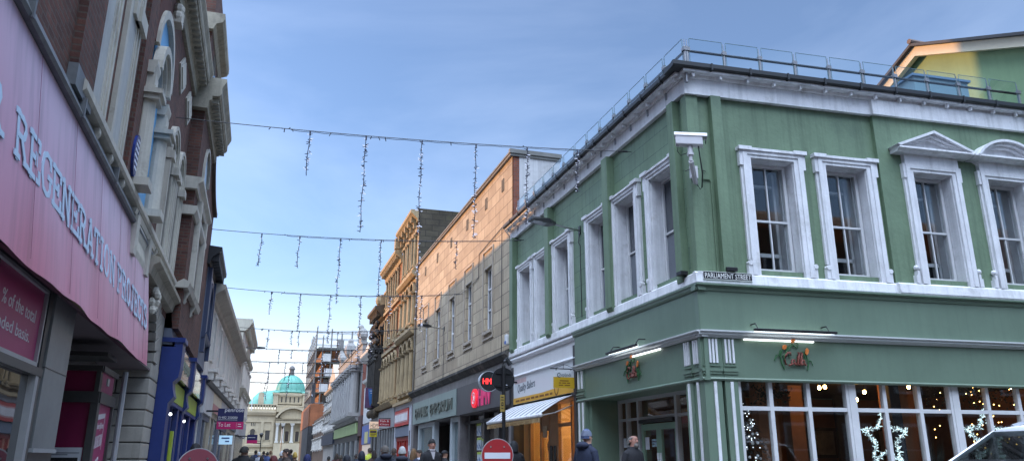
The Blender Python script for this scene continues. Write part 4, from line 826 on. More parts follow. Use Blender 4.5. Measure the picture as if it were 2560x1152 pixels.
b=MB(); b.box(G,7.3,11.2,1.6,1.75,6.3,9.6); b.box(W0,7.2,7.3,126,149,6.3,9.6); b.build('orange_netting',M('orange_net',(.32,.115,.05),.8,.3,.8,streak=.3),t); b=MB(); b.box(G,7.3,11.2,1.6,1.72,0,6.25); b.box(W0,7.22,7.3,126,149,0,6.25); b.box(G,7.3,7.9,1.6,1.7,9.7,12.6); b.build('dark_netting',M('dark_net',(.06,.06,.065),.8,.4,.8),t)
# projecting shop signs along the right-hand side
def hang_sign(name,label,s0,s1,y,z0,z1,mat,words=(),ink=None,cat='sign',bracket=True,group=None):
    H=FY(y); t=thing(name,label,cat,H(s0,0,z0),group); MB().box(H,s0,s1,-.05,.05,z0,z1).build('board',mat,t)
    k=len(words)
    for i,wd in enumerate(words):
        h=(z1-z0)/k; m=(s1-s0)*.12; text(wd,ink,H,s0+m,s1-m,z1-h*(i+.78),z1-h*(i+.25),.05,.012,t)
    if bracket: MB().tube([H(s0,0,z1+.06),H(max(s1,8.05) if s0>0 else s1,0,z1+.06)],.025,6).build('bracket',BLACK,t)
    return t
RW=M('sign_white2',(.7,.68,.66),.5,0)
hang_sign('fish_sign','small red projecting sign reading Fish & Chips','' or 7.14,7.87,50,3.36,3.79,M('chip_red',(.33,.02,.03),.45,.1,2),('Fish &','Chips'),RW)
hang_sign('square_sign','pale peach projecting sign with dark letters HDM',7.1,7.75,54,3.32,3.82,EM('peach_board',(.85,.6,.42),.25),('HDM',),M('sign_dark',(.08,.05,.05),.5,0))
t=hang_sign('yellow_sign','small yellow and black notice hanging under the peach sign',6.87,7.33,52,2.77,3.22,M('notice_yellow',(.55,.46,.02),.45,.1,3)); b=MB(); b.box(FY(52),6.9,7.3,.05,.06,3.02,3.16); b.box(FY(52),6.93,7.27,.05,.06,2.92,2.96); b.box(FY(52),6.95,7.2,.05,.06,2.83,2.86); b.build('print',M('sign_dark',(.08,.05,.05)),t)
t=hang_sign('street_banner','blue and purple street banner on a bracket','' or 6.96,7.86,56,4.87,6.24,M('banner_purple',(.10,.05,.12),.6,.2,2)); b=MB(); b.plate(FY(56),[(7.15,6.15),(7.7,6.15),(7.65,5.6),(7.55,5.0),(7.3,5.0),(7.2,5.6)],.05,.055); b.build('panel',M('banner_blue',(.03,.13,.35),.6,.2,2),t)
b=MB(); b.box(FY(56),7.25,7.5,.055,.06,6.0,6.03); b.box(FY(56),7.32,7.5,.055,.06,5.85,5.88); b.build('print',RW,t)
wall_lamp(93,7.6,1.4,.6,'flat black street lamp on the pale gabled building, far down the right side')
# gable house behind
gh=thing('gable_house','green rendered house gable with a cream bargeboard behind the roof terrace','house',(18,16,0))
G=lambda s,n,z:(18-n,s,z)
pl=[(10.9,0),(21,0),(21,10.87),(15.95,13.15),(10.9,10.87)]
MB().plate(G,pl,-12,0).build('wall',M('lime_green_render',(.235,.36,.20),.75,.08,.8,bump=.1,streak=.08),gh)
for nm,m,d,n0,n1,t0 in (('bargeboard',M('cream_board2',(.62,.56,.42),.5,.08,2),0,.12,.28,.30),('roof',ROOF,.0,-12.2,.40,.09)):
    b=MB(); lift=.0 if nm=='bargeboard' else .005
    for q in (-1,1):
        e=15.95+q*5.5; ze=13.2-5.5*.452; up=.0 if nm=='bargeboard' else .09
        b.plate(G,[(15.95,13.2+up+lift),(e,ze+up+lift),(e,ze+up-t0+lift),(15.95,13.2+up-t0+lift)],n0,n1)
    b.build(nm,m,gh)
b=MB(); b.tube([G(15.95,.42,13.36),G(15.95,-12,13.36)],.08,8); b.build('ridge',M('ridge_tile',(.16,.11,.09),.7,.2,3),gh)
hu=thing('reflection_box','low box coloured like sky reflected in glass, behind the balustrade on the roof terrace','glass_reflection',FP(7.1,-.6,9)); 
MB().box(FP,6.34,7.9,-1.9,-.55,8.96,10.24).build('wall',M('blue_reflection',(.19,.30,.35),.4,.08,1),hu); MB().box(FP,6.28,7.96,-1.95,-.5,10.241,10.30).build('roof',M('blue_reflection_top',(.10,.19,.30),.5,.1,1),hu)  # box stands in for a blue reflection in the balustrade's return
# ================================================================== city hall
ch=thing('city_hall','large pale stone hall with a green copper dome and a columned front closing the street','town hall',(8.5,250,0))
T=FC
mass([(-26,250),(4.6,250),(4.6,290),(-26,290)],0,15.2,CITY,ch); mass([(4.6,248),(14.3,248),(14.3,262),(4.6,262)],0,6,CITY,ch); mass([(4.6,250.2),(14.3,250.2),(14.3,262),(4.6,262)],6,16.9,CITY,ch); mass([(14.3,250),(40,250),(40,290),(14.3,290)],0,15.2,CITY,ch)
b=MB()
for s0,s1 in ((-26.2,4.5),(14.4,40)): b.mould(T,s0,s1,[(0,14.0),(.5,14.2),(.9,15.0),(.9,15.4),(0,15.5)]); b.box(T,s0,s1,-.4,.1,15.5,16.0); b.box(T,s0,s1,-.4,.15,17.2,17.5); b.mould(T,s0,s1,[(0,4.9),(.5,5.0),(.6,5.6),(0,5.7)]); b.mould(T,s0,s1,[(0,2.6),(.8,2.7),(.9,3.4),(0,3.5)]); b.box(T,s0,s1,0,.3,12.2,12.6)
k=-26
while k<4: b.box(T,k,k+.35,-.3,.1,16,17.2); k+=.8
for s in (-9,-4.2,1.0,4.0): b.box(T,s-.5,s+.3,0,.35,5.7,12.2)
b.build('cornice',CITY,ch)
for s in (-6.5,-1.7,2.6): bay(T,(s,),.75,7.0,10.2 if s<2 else 9.8,0,FARG,CITY,ch,.2,s<2); 
b=MB()
for s in (-6.5,-1.7): 
    for q in (-.5,0,.5): b.box(T,s+q-.12,s+q+.12,.01,.05,11.0,12.0)
b.build('vent_slot',FARG,ch)
b=MB(); b.add([T(-4.2,-1,17.5),T(4.4,-1,17.5),T(-4.2,-16,17.5),T(4.4,-16,17.5),T(-1.0,-4.5,21.3),T(4.4,-4.5,22.2),T(-1.0,-12,21.3),T(4.4,-12,22.2)],[(0,1,5,4),(2,3,7,6),(0,2,6,4),(4,5,7,6),(1,3,7,5),(0,1,3,2)]); b.add([T(-9,-1,16),T(-4.25,-1,16),T(-9,-16,16),T(-4.25,-16,16),T(-8,-4,19.4),T(-4.25,-4,19.4),T(-8,-12,19.4),T(-4.25,-12,19.4)],[(0,1,5,4),(2,3,7,6),(0,2,6,4),(4,5,7,6),(1,3,7,5),(0,1,3,2)]); b.add([T(14.4,-1,17.0),T(24,-1,17.0),T(14.4,-16,17.0),T(24,-16,17.0),T(14.4,-4.5,20.5),T(22,-4.5,20.5),T(14.4,-12,20.5),T(22,-12,20.5)],[(0,1,5,4),(2,3,7,6),(0,2,6,4),(4,5,7,6),(1,3,7,5),(0,1,3,2)]); b.build('roof',COPPER,ch)
b=MB(); b.box(T,-.9,.7,-1.5,.2,17.5,20.2); b.arch(T,-.1,20.2,.0,.8,-1.5,.2,8); b.build('dormer',CITY,ch)
b=MB()
for s in (5.3,6.9,9.6,12.9,13.8): b.column(T,s,1.2,6.2,11.9,.42,10,.7,.4)
b.build('column',M('pale_column',(.55,.53,.48),.7,.1,.5),ch)
b=MB(); b.box(T,4.6,14.4,-.2,1.9,11.9,12.7); b.mould(T,4.4,14.5,[(0,12.7),(2.1,12.8),(2.4,13.2),(0,13.3)]); b.arch(T,9.5,11.2,5.0,5.6,0,2.3,14,26,154); b.arch(T,9.5,11.6,.1,4.4,0,1.2,14,28,152); b.box(T,4.6,14.3,0,.9,15.2,16.8); b.box(T,4.5,14.4,-8,1,16.8,17.2); b.build('pediment',CITY,ch)
for s in (8.2,11.2): bay(T,(s,),.6,6.6,9.6,-.2,FARG,CITY,ch,.18,False)
c=(8.45,256,0)
b=MB(); b.lathe(c,[(4.6,17.2),(4.6,17.9),(4.1,18.0),(4.1,20.3),(4.7,20.5),(5.0,20.9),(4.4,21.1),(4.2,21.2)],24)
for i in range(24):
    a=i*6.2832/24; b.tube([(c[0]+4.3*math.cos(a),c[1]+4.3*math.sin(a),18),(c[0]+4.3*math.cos(a),c[1]+4.3*math.sin(a),20.4)],.2,6)
for q in (-1,1): b.box(T,8.45+q*4.3-.7,8.45+q*4.3+.7,-6,.3,17.2,20.4); b.box(T,8.45+q*4.3-.9,8.45+q*4.3+.9,-6.2,.5,20.4,20.9)
b.box(T,5,11.9,.0,.3,20.2,20.7); b.build('drum',CITY,ch)
b=MB()
for i in range(5): b.box(T,5.9+1.25*i,6.5+1.25*i,.02-1.55,.05-1.5,18.2,19.9)
b.build('drum_window',FARG,ch)
b=MB(); b.box(T,4.9,12.1,-1.6,-.6,17.6,20.3)
for i in range(6): b.box(T,5.0+1.25*i,5.6+1.25*i,-.7,-.4,17.6,20.3)
b.build('drum',CITY,ch)
b=MB()
for i in range(5): b.box(T,5.75+1.25*i,6.1+1.25*i,-.61,-.58,18.2,19.8)
b.build('drum_window',FARG,ch)
pr=[(4.45*math.cos(R(a)),21.2+.5+5.2*math.sin(R(a))) for a in range(0,83,6)]; b=MB(); b.lathe(c,[(4.65,21.2),(4.65,21.6)]+pr,32); 
for q in (-1,1): b.lathe((8.45+q*4.3,251,0),[(1.1,20.9),(.9,21.3),(.1,21.5)],8)
b.build('dome',COPPER,ch,True)
for i in range(16):
    a=i*.3927; MB().tube([(c[0]+r*1.005*math.cos(a),c[1]+r*1.005*math.sin(a),z) for r,z in pr],.09,5).build('rib',M('copper_rib',(.12,.36,.30),.6,.1,.5),ch)
b=MB(); b.lathe(c,[(1.0,26.6),(1.0,27),(.75,27.1),(.75,28.6),(1.0,28.7),(.95,29.0),(.6,29.6),(.1,29.9)],12)
b.build('lantern',M('lantern_dark',(.14,.13,.13),.6,.2,1),ch)
fp=thing('flagpole','thin white flagpole on the hall parapet','flagpole',(-2.6,249.5,15.5)); MB().tube([(-2.6,249.3,15.5),(-2.6,249.3,20.2)],.12,6).build('pole',WHITE,fp)
# ================================================================== big brick building on the left
br=thing('bank_building','dark red brick building with cream stone surrounds and heavy cornice above the pink sign','building',FL(10,0,0))
T=FL
mass([(XL,-6),(XL,18.2),(-14,18.2),(-14,-6)],4.3,9.75,BRICK,br); 
mass([(-3.3,18.21),(XP,18.21),(XP,21.6),(-3.3,21.6)],4.1,9.5,BRICK,br)          # projecting end bay
mass([(-3.3,21.61),(XP-.02,21.61),(XP-.02,24.4),(-3.3,24.4)],4.1,8.3,BRICK,br)
mass([(-16,5),(-6.2,5),(-6.2,33.2),(-16,33.2)],0,15.6,BRICK,br,'unseen_shadow_block')  # unseen block added so its shadow falls on the gable opposite
mass([(-14,18.21),(-3.31,18.21),(-3.31,26),(-14,26)],0,9.5,BRICK,br)
MB().box(T,8.0,8.75,.001,.09,5.2,9.7).build('brick_pier',BRICK,br); MB().box(T,11.35,12.0,.001,.06,5.2,9.7).build('brick_pier',BRICK,br)
b=MB(); b.box(T,8.0,8.76,.001,.095,4.96,5.199); b.build('lead_cap',LEAD,br)
# scrolled wing parapet
pl=[(21.61,8.3)]+[(21.61+2.8*f,9.55-1.15*math.sin(f*1.57)**.7+.1*f) for f in [i/8 for i in range(9)]]+[(24.4,8.3)]
MB().plate(FV,pl,-.5,-.02).build('parapet',BRICK,br)
b=MB()
for i in range(8):
    p,q=pl[1+i],pl[2+i]; b.plate(FV,[p,q,(q[0],q[1]+.12),(p[0],p[1]+.12)],-.55,.08)
b.build('coping',M('dark_coping',(.12,.085,.07),.8,.2,2),br)
# main cornice with modillions
b=MB(); b.mould(T,-6,18.2,[(0,9.55),(.06,9.55),(.08,9.78),(.12,9.8),(.12,9.9),(.30,9.92),(.32,9.98),(.32,10.12),(.37,10.24),(.37,10.30),(0,10.30)]); modillions(T,9,18.2,.1,.28,9.80,9.915,.24,.11,b); b.build('cornice',CORN,br)
b=MB(); b.mould(FV,18.0,21.75,[(-.3,9.3),(.06,9.3),(.08,9.5),(.14,9.52),(.14,9.62),(.30,9.64),(.34,9.7),(.34,9.85),(.42,10.02),(.42,10.1),(-.3,10.1)]); modillions(FV,18.1,21.7,.1,.28,9.50,9.635,.22,.1,b); b.build('cornice',CORN,br)
b=MB(); b.box(FV,18.25,20.9,-1.2,-.06,10.1,11.55); b.plate(FV,[(18.3,10.1),(19.0,10.1),(19.0,10.3)],-.06,0); b.build('attic',BRICK,br)
b=MB(); b.mould(FV,18.1,21.05,[(-.5,11.45),(-.04,11.45),(.02,11.6),(.16,11.66),(.2,11.75),(.2,11.9),(-.5,11.9)]); b.build('cornice',CORN,br); MB().box(FV,18.35,20.8,-1,-.07,11.9,13.2).build('attic',BRICK,br)
MB().plate(FV,[(19.1,10.5),(20.1,10.5)]+[(19.6+.5*math.cos(R(a)),11.0+.45*math.sin(R(a))) for a in range(0,181,20)],-.055,-.05).build('window',FARG,br)
# windows with stone surrounds, set on the long sill
b=MB(); b.mould(T,8.3,18.19,[(0,5.02),(.10,5.04),(.13,5.07),(.13,5.15),(.10,5.18),(0,5.2)])
b.build('sill_band',STONE,br)
def console(s,z,b,T=T,d=.10,h=.28,w=.10):
    b.plate(lambda s_,n_,z_:T(s+n_,s_,z_),[(0,z),(d,z),(d*1.05,z-h*.2),(d*.7,z-h*.45),(d*.45,z-h*.62),(d*.62,z-h*.8),(d*.3,z-h),(0,z-h)],-w/2,w/2)
for s in (9.3,10.15,11.1,14.9,15.7,16.6,17.4): b=MB(); console(s,5.02,b); b.build('bracket',STONE,br)
for s,cap in ((8.85,False),(10.15,True)):
    w=MB().box(T,s,s+.42,.002,.05,5.2,9.3).build('window',M('blocked_window',(.42,.42,.40),.6,.12,2,streak=.2),br)
    b=MB(); 
    for i,(a,e,n) in enumerate(((.42,.5,.055),(.5,.56,.07),(.56,.64,.055),(.64,.72,.075),(.72,.78,.04))): b.box(T,s+a,s+e,.0,n,5.2,9.4)
    b.box(T,s-.12,s,.0,.06,5.2,9.4)
    if cap: b.box(T,s+.30,s+.80,0,.13,7.12,7.35); b.box(T,s+.1,s+.5,0,.09,7.12,7.35)
    b.build('surround',STONE,w)
t=thing('blue_plaque','blue oval plaque on the brick pier between the stone windows','plaque',FL(11.7,.06,5.6)); b=MB(); b.plate(T,[(11.72+.24*math.cos(a*.3142),5.62+.32*math.sin(a*.3142)) for a in range(20)],.061,.1); b.build('plate',M('plaque_blue',(.02,.04,.2),.25,.1,4),t)
b=MB()
for i,w in enumerate((.14,.3,.34,.36,.3,.2)): b.box(T,11.72-w/2,11.72+w/2,.1,.103,5.83-i*.085,5.865-i*.085)
b.build('lettering',M('plaque_white',(.65,.68,.75),.5,0),t)
# columned window with a blue board in the arch
w=MB().plate(T,[(12.3,5.2),(14.0,5.2)]+[(13.15+.85*math.cos(R(a)),7.8+.95*math.sin(R(a))) for a in range(0,181,12)],.003,.02).build('window',M('blue_board',(.13,.36,.62),.5,.08,.6),br)
b=MB(); b.arch(T,13.15,7.75,.86,1.0,.0,.10,16); b.build('surround',STONE,w)
b=MB(); b.arch(T,13.15,7.75,1.0,1.22,.0,.05,16); b.build('brick_arch',M('arch_brick',(.10,.035,.026),.85,.2,2),w)
for c in (11.95,13.55):
    b=MB(); b.column(T,c,.08,5.2,6.75,.16,16,.16,.12); b.box(T,c-.17,c+.17,0,.2,6.75,6.82); b.box(T,c-.15,c+.15,0,.18,6.82,7.02); b.mould(T,c-.2,c+.2,[(0,7.02),(.15,7.02),(.17,7.1),(.19,7.17),(.19,7.22),(0,7.22)]); b.build('column',STONE,br,False)
b=MB(); b.arch(T,12.75,7.3,.5,.62,.05,.2,14); b.arch(T,12.75,7.3,.42,.5,.02,.14,14); b.arch(T,12.75,7.3,.36,.42,.02,.08,14); b.build('surround',STONE,br)
for c in (15.75,17.15):
    w=MB().plate(T,[(c-.38,5.2),(c+.38,5.2)]+[(c+.38*math.cos(R(a)),7.15+.4*math.sin(R(a))) for a in range(0,181,15)],.003,.012).build('window',PGLASS,br)
    b=MB()
    for ri,ro,n in ((.38,.46,.04),(.46,.54,.08),(.54,.62,.10)): b.arch(T,c,7.15,ri,ro,0,n,12); b.box(T,c-ro,c-ri,0,n,5.2,7.15); b.box(T,c+ri,c+ro,0,n,5.2,7.15)
    for q in (-1,1): b.box(T,c+q*.5-.15,c+q*.5+.15,0,.15,6.9,7.06)
    b.box(T,c-.3,c-.1,-.0,.03,5.2,7.2); b.build('surround',STONE,w)
b=MB()
for s,z,h in ((15.75,8.95,.30),(17.3,8.92,.30)):
    for k,(g,n) in enumerate(((1.0,.035),(.72,.06),(.45,.045))): b.plate(T,[(s-.55*g,z),(s,z-.42*g),(s+.55*g,z),(s,z+.42*g)],.0,n)
b.build('diamond_panel',STONE,br)
b=MB(); 
for i in range(7): b.ball(T(13.8+.1*math.cos(i),.08,9.25+.12*math.sin(i*1.7)),.09,.11,7,5)
b.box(T,13.65,13.95,.0,.16,9.0,9.12); b.build('carved_boss',STONE,br)
# balustrade panels below the column window
b=MB(); b.mould(T,12.2,14.6,[(0,4.9),(.1,4.9),(.12,4.98),(0,4.99)]); b.box(T,12.3,12.55,0,.14,4.3,4.9); b.box(T,13.75,14.0,0,.14,4.3,4.9)
for i in range(12): b.lathe(T(12.65+.09*i,.07,4.35),[(.025,0),(.045,.12),(.02,.3),(.04,.42),(.025,.54)],7)
b.build('balustrade',STONE,br)
# end bay: entablature, arched window
b=MB(); b.mould(FV,18.05,21.6,[(-.3,7.3),(.05,7.3),(.07,7.42),(.16,7.5),(.16,7.58),(-.3,7.6)]); b.mould(FV,18.1,21.6,[(-.3,6.7),(.04,6.7),(.1,6.8),(.1,6.9),(-.3,6.92)]); b.box(FV,19.0,19.2,0,.12,5.2,7.3); b.box(FV,20.9,21.1,0,.12,5.2,7.3); b.mould(FV,18.1,21.6,[(-.3,5.0),(.1,5.0),(.14,5.12),(0,5.2)]); b.build('entablature',STONE,br)
w=MB().plate(FV,[(19.35,7.65),(20.75,7.65)]+[(20.05+.7*math.cos(R(a)),8.2+.75*math.sin(R(a))) for a in range(0,181,12)],.003,.012).build('window',FARG,br)
b=MB(); b.arch(FV,20.05,8.2,.72,.8,0,.06,14); b.box(FV,19.25,19.35,0,.06,7.65,8.2); b.build('surround',STONE,w)
b=MB()
for z0,z1 in ((5.3,6.6),): b.box(FV,19.5,20.6,.002,.02,z0,z1)
b.build('window',PGLASS,br)
for s in (18.6,20.4): b=MB(); console(s,5.0,b,FV); b.build('bracket',STONE,br)
# ground floor: rusticated arch beside the pink sign
b=MB()
def rust(x0,x1,y0,y1,z0,z1,b): b.box(W0,x0,x1,y0,y1,z0,z1)
zc=[.12+.31*i for i in range(11)]
for i in range(10):
    z0,z1=zc[i]+.012,zc[i+1]-.012
    if i%2: rust(-3.2,XL,17.0,18.18,z0,z1,b)
    else: rust(-2.74,XL,17.0,18.18,z0,z1,b); rust(-3.2,-2.765,17.0,18.18,z0,z1,b)
b.build('rusticated_pier',RUST,br,bev=.015)
mass([(-3.2,17.03),(XL-.03,17.03),(XL-.03,18.17),(-3.2,18.17)],.1,3.3,M('joint_dark',(.10,.095,.09),.8,.1,2),br,'pier_core')
b=MB(); N_=9
for i in range(N_):
    a0,a1=R(90*i/N_*1.0+1),R(90*(i+1)/N_-1); c=15.7; zs=3.22; ri,ro=1.3,1.95
    p=[(c+ri*math.cos(a0),zs+.9*ri*math.sin(a0)),(c+ro*math.cos(a0),zs+.9*ro*math.sin(a0)),(c+ro*math.cos(a1),zs+.9*ro*math.sin(a1)),(c+ri*math.cos(a1),zs+.9*ri*math.sin(a1))]
    b.plate(T,p,-1.0,.02)
b.build('voussoir',RUST,br)
b=MB(); b.plate(T,[(13.4,4.3),(13.4,5.0),(18.2,5.0),(18.2,3.2),(17.5,3.2)]+[(15.7+1.8*math.cos(R(a)),3.22+1.62*math.sin(R(a))) for a in range(0,121,10)],-.8,-.01); b.build('wall',RUST,br)
b=MB(); b.mould(T,14.3,18.2,[(0,4.42),(.12,4.45),(.16,4.6),(.26,4.66),(.26,4.74),(0,4.8)]); b.build('string_course',CORN,br)
b=MB()
for i in range(14): b.ball(T(15.2+.2*rnd.random(),.08+.08*rnd.random(),3.9+.45*rnd.random()),.07,.09,6,4)
b.build('carved_keystone',STONE,br)
# shop behind and below the pink sign
MET=M('grey_cladding',(.25,.265,.27),.35,.15,1.5,streak=.15,metal=.3); FRD=M('bronze_frame',(.07,.068,.066),.4,.15,3); ALU=M('aluminium_frame',(.42,.44,.46),.35,.1,3,metal=.4)
sf=thing('empty_shop','empty shop front with grey panels and magenta boards under the pink sign','shop front',FL(9,0,0))
mass([(-3.0,-6),(-2.95,-6),(-2.95,18),(-3.0,18)],.1,4.3,FRD,sf,'back_wall'); mass([(-6,-6),(XL-.02,-6),(XL-.02,17.0),(-6,17.0)],3.05,3.08,M('soffit_grey',(.15,.12,.13),.7,.1,2),sf,'soffit')
PINK=M('magenta_board',(.36,.035,.13),.4,.1,1.2,spec=.45); DPINK=M('deep_magenta_board',(.22,.012,.065),.45,.1,1.2)
b=MB(); b.box(T,9.0,9.95,-.6,.02,1.45,3.04); b.build('pillar',MET,sf); b=MB(); b.box(T,9.0,9.95,-.55,.0,.12,1.44); b.build('pillar',FRD,sf); MB().box(T,8.99,9.96,-.6,.025,2.25,2.256).build('joint',FRD,sf); MB().box(T,8.99,9.96,-.6,.04,1.42,1.46).build('ledge',ALU,sf)
b=MB(); b.box(T,-6,8.9,-.1,.0,2.985,3.04); b.box(T,-6,8.9,-.1,.03,2.14,2.22); b.box(T,-6,8.9,-.1,.01,.12,.5); b.box(T,8.78,8.9,-.1,.02,.5,2.14); b.box(T,8.84,8.98,-.1,.0,2.22,2.985); b.build('window_frame',FRD,sf)
b=MB(); b.box(T,-6,8.72,-.05,.012,2.225,2.265); b.box(T,-6,8.72,-.05,.012,2.955,2.985); b.box(T,8.69,8.73,-.05,.012,2.265,2.955); b.box(T,8.70,8.80,-.05,.025,.5,2.14); b.build('window_frame',ALU,sf)
MB().box(T,-6,8.7,-.05,-.04,.5,2.14).build('pane',dark_glass('street_glass',(.02,.022,.024),.02,.012,spec=1.0),sf)
o=MB().box(T,-6,8.69,-.04,-.02,2.26,2.96).build('poster',PINK,sf)
LW=M('poster_lettering',(.6,.58,.6),.5,0)
text('% of the total',LW,T,7.42,8.5,2.635,2.76,-.02,.003,o,slope=-.015); text('nded basis.',LW,T,7.42,8.42,2.43,2.54,-.02,.003,o,slope=-.01); MB().box(T,7.20,7.212,-.02,-.017,2.26,2.96).build('seam',FRD,o)
# recessed lobby: wall facing the viewer and window facing the street
Yb=13.0; G=FY(Yb)
b=MB(); b.box(G,-2.95,-2.36,-.1,.0,2.32,2.62); b.box(G,-2.95,-2.36,-.1,0,.12,2.16); b.build('board',DPINK,sf)
b=MB(); b.box(G,-2.95,-2.30,-.12,.05,2.16,2.32); b.box(G,-2.95,-2.30,-.12,.05,2.62,2.70); b.box(G,-2.40,-2.30,-.15,.04,.12,2.16); b.box(G,-2.38,-2.32,-.15,.03,2.32,2.62)
T2=lambda s,n,z:(-2.33+n,s,z)
b.box(T2,13.0,14.3,-.1,.05,2.16,2.32); b.box(T2,13.0,14.3,-.1,.05,2.62,2.7); b.box(T2,14.2,14.3,-.1,.04,.12,2.16); b.box(G,-2.95,-2.2,-.4,.4,2.80,2.86); b.build('door_frame',FRD,sf)
o=MB().box(T2,13.12,14.2,-.06,.0,.12,2.16).build('board',PINK,sf); MB().box(T2,13.1,14.2,-.06,.0,2.32,2.62).build('board',PINK,sf)
b=MB(); b.plate(T2,[(13.25,2.0),(13.85,2.05),(13.85,1.98),(13.25,1.92)],.0,.004); b.plate(T2,[(13.24,1.25),(13.75,1.40),(13.78,1.36),(13.24,1.17)],.0,.004); b.box(T2,13.24,13.26,0,.004,1.2,2.0); b.box(T2,13.84,13.855,0,.004,1.5,2.05); b.box(T2,13.3,13.8,0,.004,.96,1.03); b.build('logo',LW,o)
text('Humber High Street',LW,T2,13.3,13.8,1.76,1.88,0,.003,o,slope=.03); text('CHALLENGE FUND',LW,T2,13.28,13.82,1.50,1.68,0,.003,o,slope=.06)
t=thing('notice_board','small white notice with the letters PPH in the shop lobby','notice',G(-2.6,0,1.3)); MB().box(G,-2.86,-2.42,.001,.02,1.05,1.52).build('board',M('notice_white',(.55,.57,.6),.5,.05,5),t); MB().box(G,-2.84,-2.46,.02,.024,1.18,1.38).build('panel',BLACK,t); text('PPH',LW,G,-2.80,-2.5,1.22,1.33,.024,.003,t)
b=MB(); b.box(G,-2.83,-2.45,.02,.023,1.44,1.45); b.box(G,-2.83,-2.6,.02,.023,1.415,1.425); b.build('print',M('dark_ink',(.09,.11,.13)),t)
b=MB(); b.tube([(-2.2,14.36,.1),(-2.2,14.36,2.75)],.045,8); b.build('downpipe',ALU,sf)
MB().box(W0,-2.26,-2.24,13.15,13.3,2.42,2.53).build('alarm_cover',ALU,sf)
# the pink sign: a box fascia leaning out at the bottom
ps=thing('shop_sign','long pink fascia sign with pale blue letters reading Regeneration Projects','sign',FL(9,.1,3))
FS=lambda s,n,z:FL(s,.05+.2*(4.75-z)/1.9+n,z)
PK=sheened('sheened_pink',(.48,.13,.215),(.52,.36,.455))  # paler upper colour carries the sky's reflection, painted in
zb=lambda s:2.87+.012*math.sin(s*2.3)+.008*math.sin(s*5.1)
vs=[];fs=[];K=74
for i in range(K+1):
    s=-4+18.45*i/K
    for j in range(7):
        z=zb(s)+(4.76-zb(s))*j/6; vs.append(FS(s,.012*math.sin(s*1.7+j*.8)*(1-j/6)+.008*math.sin(s*4.4)*(1-j/6),z))
fs=[(i*7+j,(i+1)*7+j,(i+1)*7+j+1,i*7+j+1) for i in range(K) for j in range(6)]
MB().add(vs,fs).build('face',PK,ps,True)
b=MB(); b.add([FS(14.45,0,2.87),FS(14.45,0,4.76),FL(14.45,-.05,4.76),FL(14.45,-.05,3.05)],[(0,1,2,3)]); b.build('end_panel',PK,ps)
for s in (-2.8,-1.4,0,1.4,2.8,4.2,5.6,7.0,8.45,9.9,11.3,12.75,13.8): MB().box(FS,s-.005,s+.005,.012,.0145,2.92,4.74).build('seam',M('pink_seam',(.30,.12,.18),.6,.1,3),ps)
b=MB(); b.mould(FL,-4,14.5,[(0,4.765),(.10,4.765),(.12,4.80),(.04,4.98),(0,5.0)]); 
for s in (6.4,8.4,10.5,12.4): b.box(FL,s-.02,s+.02,.02,.13,4.77,4.99)
b.build('lead_flashing',LEAD,ps)
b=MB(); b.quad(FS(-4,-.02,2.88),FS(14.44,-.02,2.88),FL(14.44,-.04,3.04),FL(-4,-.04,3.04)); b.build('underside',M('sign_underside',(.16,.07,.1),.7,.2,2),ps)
G_={'R':(.95,[[(.2,0),(.2,1)],[(.2,.93),(.5,.93),(.68,.86),(.73,.73),(.66,.58),(.5,.51),(.2,.51)],[(.46,.5),(.8,.05)]],[(0,.4,0),(0,.3,1),(.66,1.0,0)]),
'E':(.9,[[(.2,0),(.2,1)],[(.2,.94),(.82,.94),(.82,.74)],[(.2,.5),(.6,.5)],[(.2,.06),(.85,.06),(.85,.28)],[(.58,.38),(.58,.62)]],[(0,.3,0),(0,.3,1)]),
'G':(.95,[[(.84,.7),(.84,.95)],[(.84,.78),(.72,.92),(.5,.96),(.25,.87),(.13,.6),(.13,.4),(.25,.12),(.5,.04),(.74,.1),(.8,.2),(.8,.42)]],[(.58,.98,.46)]),
'N':(1.0,[[(.2,0),(.2,1)],[(.2,.96),(.8,.04)],[(.8,0),(.8,1)]],[(0,.38,0),(0,.25,1),(.62,1.0,1)]),
'A':(1.0,[[(.16,0),(.5,1)],[(.5,1),(.84,0)],[(.3,.33),(.7,.33)]],[(0,.34,0),(.66,1.0,0),(.3,.5,1)]),
'T':(.9,[[(.45,0),(.45,1)],[(.06,.74),(.06,.94),(.84,.94),(.84,.74)]],[(.25,.65,0)]),
'I':(.5,[[(.25,0),(.25,1)]],[(.03,.47,0),(.03,.47,1)]),
'O':(1.0,[[(.5+.38*math.sin(a*.5236),.5+.455*math.cos(a*.5236)) for a in range(13)]],[]),
'P':(.9,[[(.2,0),(.2,1)],[(.2,.93),(.5,.93),(.7,.86),(.76,.7),(.68,.53),(.5,.46),(.2,.46)]],[(0,.42,0),(0,.3,1)]),
'J':(.8,[[(.52,1),(.52,.25),(.45,.1),(.3,.04),(.15,.1),(.1,.28)]],[(.3,.74,1)]),
'C':(.95,[[(.84,.68),(.84,.94)],[(.84,.76),(.72,.9),(.5,.96),(.25,.87),(.13,.6),(.13,.4),(.25,.12),(.5,.04),(.72,.1),(.86,.26)]],[]),
'S':(.8,[[(.66,.72),(.66,.95)],[(.66,.8),(.55,.92),(.38,.96),(.18,.88),(.13,.74),(.2,.6),(.5,.47),(.67,.34),(.68,.2),(.58,.08),(.4,.04),(.22,.1),(.12,.24)],[(.12,.05),(.12,.28)]],[])}
